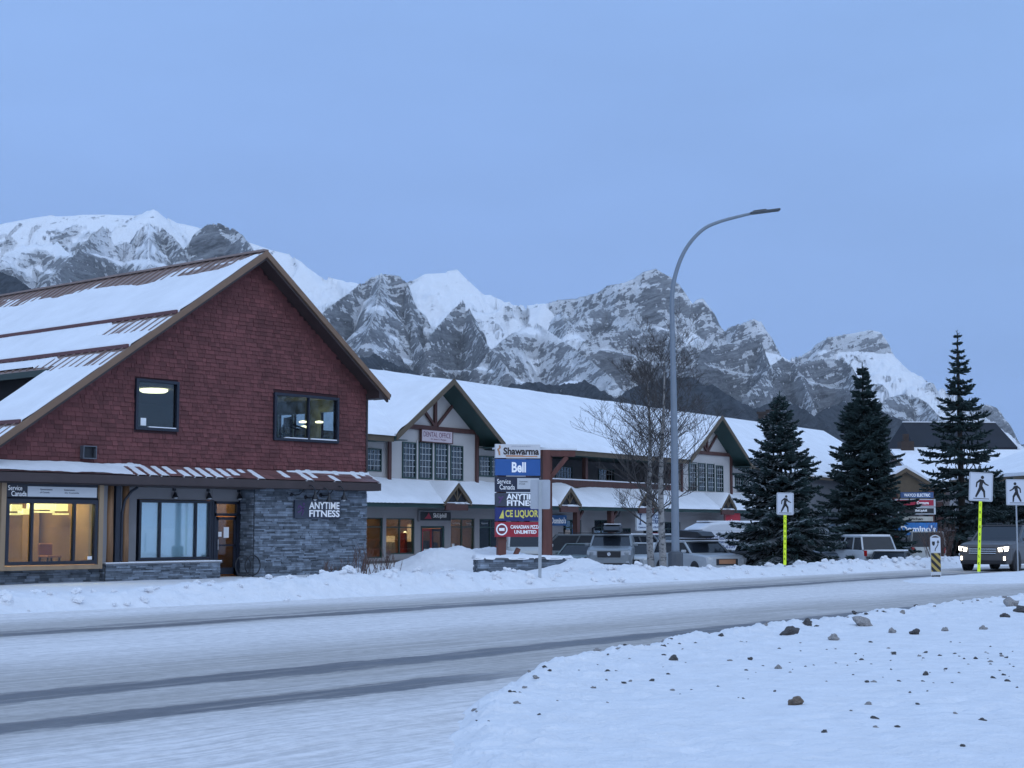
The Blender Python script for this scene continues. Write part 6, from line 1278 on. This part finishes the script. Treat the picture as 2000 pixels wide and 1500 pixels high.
# ================================================================ VEHICLES
def car(name, label, x, y, z, heading, body, L=4.6, W=1.85, Hb=.95, Ht=1.55, hood=.27, cab0=.22, cab1=.92, wind=.15, rear=.06, snowy=0.0, glass=None, grille='dark', lights=False, roofbox=False, plate=False, clr=.24, wheel=.34, pickup=False, cat='car', tail=None, rack=False, gzf=.66):
    """car facing its own +X; parts: body, cabin glass, roof, wheels, lamps, grille, mirrors"""
    t = thing(name, label, cat, (x, y, z), heading); glass = glass or mat('car_glass', (.015, .02, .028), .18, .02, spec=.35)
    hl = L/2; m = MB(); st = []
    def sec(xx, zt, w, zb=clr): return [(xx, -w*.94, zb), (xx, -w, zb+.18), (xx, -w, zt-.22), (xx, -w*.96, zt-.06), (xx, -w*.86, zt), (xx, w*.86, zt), (xx, w*.96, zt-.06), (xx, w, zt-.22), (xx, w, zb+.18), (xx, w*.94, zb)]
    w = W/2; xh = hl-L*hood
    rings = [sec(hl, Hb*.80, w*.80, clr+.08), sec(hl-.07, Hb*.88, w*.92), sec(hl-.25, Hb*.925, w*.985), sec(hl-.8, Hb*.97, w), sec(xh, Hb*1.0, w), sec(0, Hb, w), sec(-hl+.9, Hb, w), sec(-hl+.22, Hb*1.0, w*.98), sec(-hl+.05, Hb*.97, w*.93), sec(-hl, Hb*.80, w*.86, clr+.10)]
    for r_ in rings: m.v += r_
    n = 10
    for i in range(len(rings)-1):
        for j in range(n): m.f.append((i*n+j, i*n+(j+1) % n, (i+1)*n+(j+1) % n, (i+1)*n+j))
    m.f.append(tuple(range(n-1, -1, -1))); m.f.append(tuple((len(rings)-1)*n+j for j in range(n))); b = m.build('body', body, t, bevel=.02)
    c0 = hl-L*cab0-L*.06; c1 = -hl+L*(1-cab1); tw = w*.80
    if pickup: c1 = -hl+L*.42
    A = [(c0, -w*.90, Hb-.03), (c0, w*.90, Hb-.03), (c1, w*.90, Hb-.03), (c1, -w*.90, Hb-.03), (c0-L*wind, -tw, Ht-.05), (c0-L*wind, tw, Ht-.05), (c1+L*rear, tw, Ht-.05), (c1+L*rear, -tw, Ht-.05)]
    m = MB(); m.add(A, [(0, 1, 5, 4), (1, 2, 6, 5), (2, 3, 7, 6), (3, 0, 4, 7), (4, 5, 6, 7)]); m.build('windows', glass, t)
    m = MB(); m.prism([(A[4][0]+.03, -tw-.015, Ht-.06), (A[6][0]-.03, -tw-.015, Ht-.06), (A[6][0]-.03, tw+.015, Ht-.06), (A[4][0]+.03, tw+.015, Ht-.06)], (0, 0, .05)); m.build('roof', body, t, bevel=.02)
    m = MB(); q = lambda i: Vector(A[i])
    for i in (0, 1, 2, 3): m.beam(q(i), q(i+4), .07, .06)
    for s in (-1, 1):
        for f in (.36, .70):
            xa = c0+(c1-c0)*f; xb = A[4][0]+(A[6][0]-A[4][0])*f; m.beam((xa, s*w*.905, Hb-.03), (xb, s*tw*1.005, Ht-.05), .07, .05)
        m.beam((A[4][0], s*tw*1.0, Ht-.055), (A[6][0], s*tw*1.0, Ht-.055), .05, .05)
    m.build('pillars', body, t)
    for xx in (hl-L*.185, -hl+L*.205):
        for s in (-1, 1):
            m = MB(); m.lathe((xx, s*(w-.22), wheel), (0, s, 0), [(wheel*.9, 0), (wheel, .03), (wheel, .19), (wheel*.93, .225), (wheel*.64, .225), (wheel*.60, .20)], 24); wh = m.build('wheel', RUBBER, t)
            m = MB(); m.lathe((xx, s*(w-.02), wheel), (0, s, 0), [(wheel*.61, 0), (wheel*.58, .012), (wheel*.2, .0), (wheel*.14, .02)], 14); m.build('rim', mat('alloy_rim', (.22, .23, .25), .4, .05, metal=.5), wh)
            m = MB(); m.lathe((xx, s*(w-.06), wheel*1.02), (0, s, 0), [(wheel*1.13, 0), (wheel*1.17, .065), (wheel*1.0, .062)], 20); m.build('wheel_arch', mat('black_plastic', (.02, .02, .024), .7), t)
    gm = MATS['black_plastic']; zc = Hb*gzf
    m = MB(); m.box(hl-.05, hl+.018, -w*.50, w*.50, zc-.16, zc+.10); g = m.build('grille', gm, t, bevel=.02)
    if grille == 'bars':
        m = MB()
        for k in range(3): m.box(hl+.019, hl+.035, -w*.52, w*.52, zc-.13+k*.08, zc-.10+k*.08)
        m.build('chrome_bar', CHROME, g)
    if grille == 'orange': m = MB(); m.box(hl+.019, hl+.03, -w*.38, w*.38, zc-.10, zc+.07); m.build('orange_cover', mat('dull_orange', (.36, .17, .09), .7), g)
    if grille == 'mesh':
        m = MB(); m.lathe((hl+.019, 0, zc-.02), (1, 0, 0), [(.075, 0), (.075, .012)], 16); m.build('round_badge', CHROME, g)
        m = MB(); m.box(hl+.018, hl+.03, -w*.54, w*.54, zc+.10, zc+.13); m.box(hl+.018, hl+.03, -w*.54, w*.54, zc-.20, zc-.17); m.build('grille_surround', body, g)
    m = MB(); m.box(hl-.12, hl+.03, -w*.86, w*.86, clr+.02, clr+.16); m.build('bumper', gm, t, bevel=.02)
    for s in (-1, 1):
        m = MB(); (m.prism([(hl-.04, s*w*.53, zc-.07), (hl-.13, s*w*.93, zc-.05), (hl-.15, s*w*.95, zc+.13), (hl-.05, s*w*.53, zc+.10)], (.075, 0, 0)) if not lights else m.prism([(hl-.04, s*w*.62, zc-.05), (hl-.13, s*w*.93, zc-.02), (hl-.15, s*w*.95, zc+.14), (hl-.05, s*w*.60, zc+.09)], (.08, 0, 0))); m.build('headlight', lampmat('lit_headlight', (1, .90, .72), 9) if lights else mat('headlight_lens', (.35, .38, .42), .15, .02), t)
        m = MB(); m.box(hl-.06, hl+.01, s*w*.80-.07, s*w*.80+.07, clr+.14, clr+.24) if not lights else m.box(hl-.10, hl+.02, s*w*.82-.03, s*w*.82+.03, clr+.08, clr+.30); m.build('fog_lamp', lampmat('lit_fog_lamp', (1, .85, .6), 5) if lights else MATS['headlight_lens'], t)
        m = MB(); m.box(c0-.36, c0-.24, s*(w-.02), s*(w+.17), Hb+.0, Hb+.12); m.build('mirror', body, t, bevel=.03)
        m = MB(); m.box(-hl-.01, -hl+.12, s*w*.80-.07, s*w*.80+.07, Hb*.70, Hb*.95); m.build('tail_lamp', mat('red_lens', (.35, .01, .01), .25), t)
    if plate: m = MB(); m.box(-hl-.02, -hl-.005, -.15, .15, .55, .68); m.build('plate', WHITE, t)
    if roofbox:
        m = MB(); m.add([(1.0, -.30, Ht+.18), (1.0, .30, Ht+.18), (.55, .40, Ht+.10), (.55, -.40, Ht+.10), (.6, -.36, Ht+.36), (.6, .36, Ht+.36), (-1.0, .38, Ht+.44), (-1.0, -.38, Ht+.44), (-1.1, .40, Ht+.12), (-1.1, -.40, Ht+.12)], [(0, 1, 5, 4), (4, 5, 6, 7), (7, 6, 8, 9), (0, 4, 7, 9, 3), (1, 2, 8, 6, 5), (0, 3, 2, 1), (3, 9, 8, 2)])
        rb = thing('roof_box', roofbox, 'roof box', (x, y, z), heading); m.build('shell', BLACK, rb, bevel=.04)
        m = MB(); m.box(-.9, .5, -.33, .33, Ht+.435, Ht+.47) if snowy else m.box(-.2, -.1, -.3, .3, Ht+.42, Ht+.445); m.build('snow_dusting' if snowy else 'strap', SNOW if snowy else BLACK, rb)
        m = MB(); m.box(.3, .36, -tw, tw, Ht+.02, Ht+.08); m.box(-.7, -.64, -tw, tw, Ht+.02, Ht+.08); m.build('crossbars', BLACK, rb)
    if snowy > .5:
        m = MB(); m.prism([(A[4][0], -tw, Ht-.008), (A[6][0], -tw, Ht-.008), (A[6][0], tw, Ht-.008), (A[4][0], tw, Ht-.008)], (0, 0, .06)); m.build('roof_snow', SNOW, t, bevel=.02)
    if rack: m = MB(); [m.beam((A[4][0]-.1, s*tw*.9, Ht+.05), (A[6][0]+.1, s*tw*.9, Ht+.05), .03) for s in (-1, 1)]; m.build('roof_rails', BLACK, t)
    return t
def paint(n, c, r=.3, me=.2): return mat(n, c, r, .04, 2, metal=me, spec=.5)
TOW = AZ+180     # facing the camera
LZ = -.42
def cpos(px, d): x, y = at(px, 1050, d); return x, y, LZ
car('parked_truck', 'grey pickup with black honeycomb grille facing the street, left of the birches', *cpos(1196, 67), R(TOW-7), paint('grey_truck_paint', (.21, .235, .255)), L=5.2, W=1.95, Hb=1.28, Ht=1.76, gzf=.76, grille='mesh', clr=.42, wheel=.40, roofbox='black roof box with snow on top of the grey pickup cab', snowy=.3, cat='truck')
car('parked_car', 'silver wagon with orange grille cover and grey hood beside the street lamp', *cpos(1362, 63), R(TOW+22), paint('silver_wagon_paint', (.40, .425, .45)), L=4.8, W=1.95, Hb=1.05, Ht=1.53, gzf=.70, grille='orange', roofbox='long black roof box on the silver wagon beside the street lamp', cab1=.96, rear=.04)
car('parked_car', 'white car showing only its hood between the grey pickup and the birches', *cpos(1247, 68), R(TOW-15), paint('white_car_paint', (.55, .58, .60)), Hb=.90, Ht=1.4)
car('parked_car', 'dark grey minivan parked sideways behind the snow bank left of the pickup', *cpos(1122, 74), R(AZ+90+2), paint('dark_grey_van_paint', (.11, .13, .145)), L=5.0, Hb=1.0, Ht=1.75, cab0=.12, cab1=.98, rack=True)
car('parked_car', 'small green grey car low between the minivan and the pickup', *cpos(1140, 70), R(TOW-30), paint('green_grey_paint', (.15, .19, .19)), L=4.3, Hb=.85, Ht=1.35)
car('parked_car', 'dark sport utility with pale snowy roof parked behind the two birches', *cpos(1283, 73), R(TOW+50), paint('graphite_paint', (.14, .155, .17)), L=4.8, Hb=1.05, Ht=1.72, cab1=.98, snowy=.8)
car('parked_car', 'white hatchback half hidden behind the silver wagon', *cpos(1380, 72), R(TOW+35), paint('white_hatch_paint', (.5, .53, .56)), L=4.2, Hb=.95, Ht=1.5)
car('parked_truck', 'white work truck behind the timber pylon, under the red panel', *cpos(1028, 70), R(TOW+4), paint('dirty_white_paint', (.45, .46, .46), .6), L=5.4, W=1.95, Hb=1.2, Ht=1.85, clr=.4, wheel=.4, grille='dark', pickup=True, snowy=.8, cat='truck')
car('parked_car', 'small red car mostly hidden behind the pylon post', *cpos(1040, 78), R(TOW+60), paint('red_car_paint', (.25, .02, .02)), L=4.2, Hb=.95, Ht=1.45)
car('parked_car', 'black sport utility nosed into the left spruce beside the white van', *cpos(1530, 65.5), R(TOW+62), paint('black_suv_paint', (.02, .025, .032)), L=4.4, W=1.9, Hb=1.10, Ht=1.70, clr=.3, wheel=.38)
car('parked_car', 'pale silver sport utility between the left and middle spruces', *cpos(1672, 74), R(TOW-165), paint('pale_silver_paint', (.45, .48, .51)), L=4.7, W=1.88, Hb=1.05, Ht=1.68, cab1=.98, snowy=.8, plate=True)
car('parked_truck', 'white sport utility with square windows under the bright blue panel', *cpos(1785, 78), R(TOW-178), paint('white_jeep_paint', (.42, .44, .44), .5), L=4.8, W=1.92, Hb=1.15, Ht=1.88, cab1=.99, rear=.02, clr=.35, wheel=.4, plate=True)
car('parked_car', 'small snow capped dark car low beside the middle spruce trunk', *cpos(1738, 71), R(TOW-20), paint('dark_small_paint', (.05, .055, .06)), L=3.9, W=1.7, Hb=.62, Ht=.98, wheel=.3, clr=.15, snowy=.9)
x, y = at(1962, 1060, 60)
car('oncoming_car', 'dark sport utility driving towards the camera with bright headlights on', x, y, -.02, R(183), paint('dark_bronze_paint', (.085, .082, .085), .35), L=4.9, W=2.0, Hb=1.16, Ht=1.78, wind=.19, gzf=.70, grille='bars', lights=True, clr=.28, wheel=.38, rack=True, cab1=.97)
x, y = at(1866, 1060, 82)
car('oncoming_car', 'second dark car far behind the first with one small amber lamp', x, y, -.02, R(180), paint('far_dark_paint', (.04, .045, .05)), L=4.6, Hb=1.0, Ht=1.5)
# white van
def van():
    x, y, z = cpos(1452, 71); t = thing('white_van', 'white electric company work van with blue lettering behind the silver wagon', 'van', (x, y, z), R(AZ-90+14))
    WV = paint('white_van_paint', (.62, .64, .68), .4, 0)
    L = 5.8; h = L/2; W2 = 1.0
    prof = [(-h, .35), (-h, 1.4), (-h+.10, 1.75), (-h+.42, 2.05), (-h+.95, 2.28), (-h+1.5, 2.33), (1.1, 2.33), (1.7, 2.2), (2.1, 1.35), (h-.1, 1.15), (h, .9), (h, .35)]
    m = MB(); n = len(prof)
    for (yy, k) in ((-W2*.88, .985), (-W2, .96), (-W2, .0), ):
        pass
    rings = []
    for (yy, inz) in ((-W2, .10), (-W2*.90, .0), (W2*.90, .0), (W2, .10)):
        rings.append([(px_*(1-inz*.12), yy, max(.35, pz-inz*(1.0 if pz > 1.9 else 0))) for px_, pz in prof])
    for r_ in rings: m.v += r_
    for i in range(3):
        for j in range(n): m.f.append((i*n+j, i*n+(j+1) % n, (i+1)*n+(j+1) % n, (i+1)*n+j))
    m.f.append(tuple(range(n-1, -1, -1))); m.f.append(tuple(3*n+j for j in range(n))); m.build('body', WV, t, bevel=.03)
    m = MB(); m.box(-h+.3, 1.5, -W2-.012, -W2-.001, 1.92, 1.945); m.box(-h+.2, 1.9, -W2-.012, -W2-.001, .95, .975); m.build('side_crease', GREYPL, t)
    m = MB(); m.box(-h+.9, 1.3, -.8, .8, 2.31, 2.37); m.build('roof_snow', SNOW, t, bevel=.02)
    m = MB(); m.prism([(1.05, -W2-.01, 1.3), (1.85, -W2-.01, 1.3), (1.60, -W2-.01, 1.95), (1.05, -W2-.01, 1.95)], (0, .012, 0)); m.build('window', MATS['car_glass'], t)
    for xx in (-h+1.15, h-.95):
        for s in (-1, 1):
            m = MB(); m.lathe((xx, s*(W2-.22), .38), (0, s, 0), [(.34, 0), (.38, .03), (.38, .2), (.34, .235), (.24, .235), (.22, .2)], 24); wh = m.build('wheel', RUBBER, t); m = MB(); m.lathe((xx, s*(W2-.01), .38), (0, s, 0), [(.23, 0), (.2, .012), (.08, .0), (.07, .03)], 14); m.build('rim', MATS['alloy_rim'], wh)
            m = MB(); m.lathe((xx, s*(W2-.05), .40), (0, s, 0), [(.44, 0), (.46, .055), (.39, .052)], 20); m.build('wheel_arch', MATS['black_plastic'], t)
    m = MB(); m.box(-h-.08, -h+.1, -W2, W2, .35, .55); m.build('bumper', MATS['black_plastic'], t)
    VB = mat('van_blue_lettering', (.03, .06, .2), .5); text(t, 'WAYCO ELECTRIC INC.', VB, (-1.40, -W2-.006, 1.60), 1.70, .16, bold=.02); text(t, 'HEATING AND SUPPLIES', VB, (-1.25, -W2-.006, 1.40), 1.2, .10, bold=.02); text(t, '678-6209', VB, (-1.25, -W2-.006, 1.20), .85, .16, bold=.01)
    m = MB(); m.tube([(-.10+.28*math.cos(a), -W2-.004, 1.42+.28*math.sin(a)) for a in np.linspace(0, 2*math.pi, 22)], .016, 5, cap=False); m.tube([(-.36, -W2-.004, 1.42), (-.10, -W2-.004, 1.52), (.16, -W2-.004, 1.42)], .02, 5); m.tube([(-.10, -W2-.004, 1.5), (-.02, -W2-.004, 1.18)], .02, 5); m.build('round_emblem', VB, t)
van()

# ================================================================ ICE CHUNKS AND STONES
CHUNK = mat('dirty_ice_chunk', (.30, .285, .28), .9, .45, 7, .5, 20); CHUNKD = mat('dark_gravelly_ice', (.085, .08, .08), .9, .4, 9, .5, 30); STONEB = mat('brown_stone', (.16, .12, .09), .85, .3, 5, .4, 14)
def chunk_mesh(seed, mt):
    bm = bmesh.new(); bmesh.ops.create_icosphere(bm, subdivisions=3, radius=1); r_ = random.Random(seed); off = Vector((r_.uniform(0, 50),)*3)
    for v in bm.verts:
        n = mnoise.noise(v.co*1.1+off)*.65+mnoise.noise(v.co*2.6+off)*.30+mnoise.noise(v.co*6+off)*.10; v.co *= (1+n); v.co.z *= .72
        v.co.x = round(v.co.x*4)/4*.35+v.co.x*.65
    me = bpy.data.meshes.new('ice_chunk'); bm.to_mesh(me); bm.free(); me.materials.append(mt); return me
SNM = [chunk_mesh(s+60, SNOW) for s in range(3)]
CM = [chunk_mesh(s, CHUNK) for s in range(4)]; CDm = [chunk_mesh(s+20, CHUNKD) for s in range(4)]; CSm = [chunk_mesh(s+40, STONEB) for s in range(2)]
def chunk(me, X, Y, s, label, name='ice_chunk', cat='ice chunk', group=None, rs=None, sq=1.0, sink=.25):
    o = bpy.data.objects.new(name, me); C.objects.link(o); o.location = (X, Y, gz(X, Y)+s*sink); o.rotation_euler = (rs.uniform(-.4, .4), rs.uniform(-.4, .4), rs.uniform(0, 6)); o.scale = (s, s*rs.uniform(.7, 1), s*sq); return tag(o, label, cat, group)
rs = random.Random(4); cp_, sp_ = math.cos(R(PITCH)), math.sin(R(PITCH))
def gpt(px, py, z=.05):
    u = (px-1000)/3000; w = (750-py)/3000; d = (z-CAMH)/(sp_+w*cp_); return at(px, py, d)
BIG = [(1685, 1215, .26, CM[0], 'largest pale dirty ice block on the crest of the plough ridge'), (1543, 1236, .19, CDm[1], 'large dark streaked ice block left of the pale block'), (1577, 1217, .13, CDm[0], 'dark angular ice lump behind the streaked block'), (1485-230, 1247, .09, CM[1], 'flat pale ice lump half buried below the ridge, middle left'),
       (1628, 1246, .12, CM[2], 'rounded pale lump in front of the largest ice block'), (1743, 1230, .10, CM[3], 'upright brownish ice lump right of the largest block'), (1787, 1232, .13, CDm[2], 'dark wedge shaped ice lump right of the upright one'), (1762, 1198, .09, CM[1], 'small pale lump on the ridge above the upright lump'),
       (1845, 1227, .10, CM[0], 'low tan ice lump between the wedge and the right edge pile'), (1920, 1224, .09, CM[2], 'low tan lump left of the right edge pile'), (1975, 1180, .26, CM[3], 'big crumbly grey ice block at the right edge of the ridge'), (1995, 1192, .20, CDm[3], 'second crumbly ice block at the right edge, lower one'), (1963, 1200, .12, CDm[1], 'dark flat lump under the right edge blocks'),
       (1316, 1284, .085, CDm[0], 'dark pair lump on the snow, left half, below the ridge'), (1465, 1279, .06, CDm[2], 'small dark round lump in the middle of the snow'), (1520, 1294, .06, CM[3], 'small upright pale lump in the middle of the snow'), (1808, 1308, .06, CDm[1], 'small dark pointed lump on the right of the snow'),
       (1112, 1279, .10, CDm[3], 'dark lump on the left shoulder of the ridge beside the wheel track'), (1035, 1296, .07, CDm[0], 'small dark lump where the ridge meets the road'), (1746, 1268, .05, CDm[2], 'small dark lump right of centre, below the wedge')]
for px, py, s, me, lb_ in BIG: X, Y = gpt(px, py, .12); chunk(me, X, Y, s*.62, lb_, rs=rs)
X, Y = gpt(1554, 1366, .12); chunk(CSm[0], X, Y, .062, 'single brown stone lying alone in the foreground snow', 'brown_stone', 'stone', rs=rs, sink=.35)
g_, l_ = 'small dark lumps scattered over the snow', 'small dark ice or gravel lump among many scattered on the foreground snow'
n_ = 0
while n_ < 130:
    px = rs.uniform(860, 2000); py = 1250+abs(rs.gauss(0, 1))*75; py = min(py, 1480); X, Y = gpt(px, py, .1); e_ = np.interp(X, ex, ey)-Y
    if e_ < .25: continue
    s = rs.choice((.008, .011, .013, .016, .02, .026))*(1+.012*X); chunk(rs.choice(CDm+CM[:2]), X, Y, s, l_, group=g_, rs=rs, sq=.7, sink=.1); n_ += 1
for k in range(70):   # clods along the crest of the ridge
    X = rs.uniform(9.5, 46); Y = np.interp(X, ex, ey)-rs.uniform(.15, .75); s = rs.uniform(.012, .034)*(1+.025*X); chunk(rs.choice(CM+CDm), X, Y, s, 'small clod of dirty snow among many along the crest of the plough ridge', group='clods along the plough ridge', rs=rs, sq=.7, sink=.15)
for k in range(240):  # broken snow along the far bank
    X = rs.uniform(15, 70); Y = 27.2+rs.gauss(0, .55); s = rs.choice((.03, .05, .07, .10, .14))*rs.uniform(.8, 1.2)
    chunk(SNM[k % 3], X, Y, s, 'broken lump of white snow among many on the far snow bank', 'snow_lump', 'snow lump', 'snow lumps on the far bank', rs, .8, .3)
# ================================================================ thin cold air over the whole valley
def build_haze():
    m = MB(); m.box(-9700, 9700, -9700, 9700, -3.0, 1700)
    H = bpy.data.materials.new('thin_cold_air'); H.use_nodes = True; t = H.node_tree; t.nodes.clear()
    o = t.nodes.new('ShaderNodeOutputMaterial'); v = t.nodes.new('ShaderNodeVolumePrincipled'); v.inputs['Color'].default_value = (0.92, 0.97, 1, 1); v.inputs['Density'].default_value = HAZE
    v.inputs['Anisotropy'].default_value = 0.0; t.links.new(v.outputs[0], o.inputs['Volume'])
    tag(m.build('haze', H), kind='stuff')
HAZE = 0.00003
build_haze()
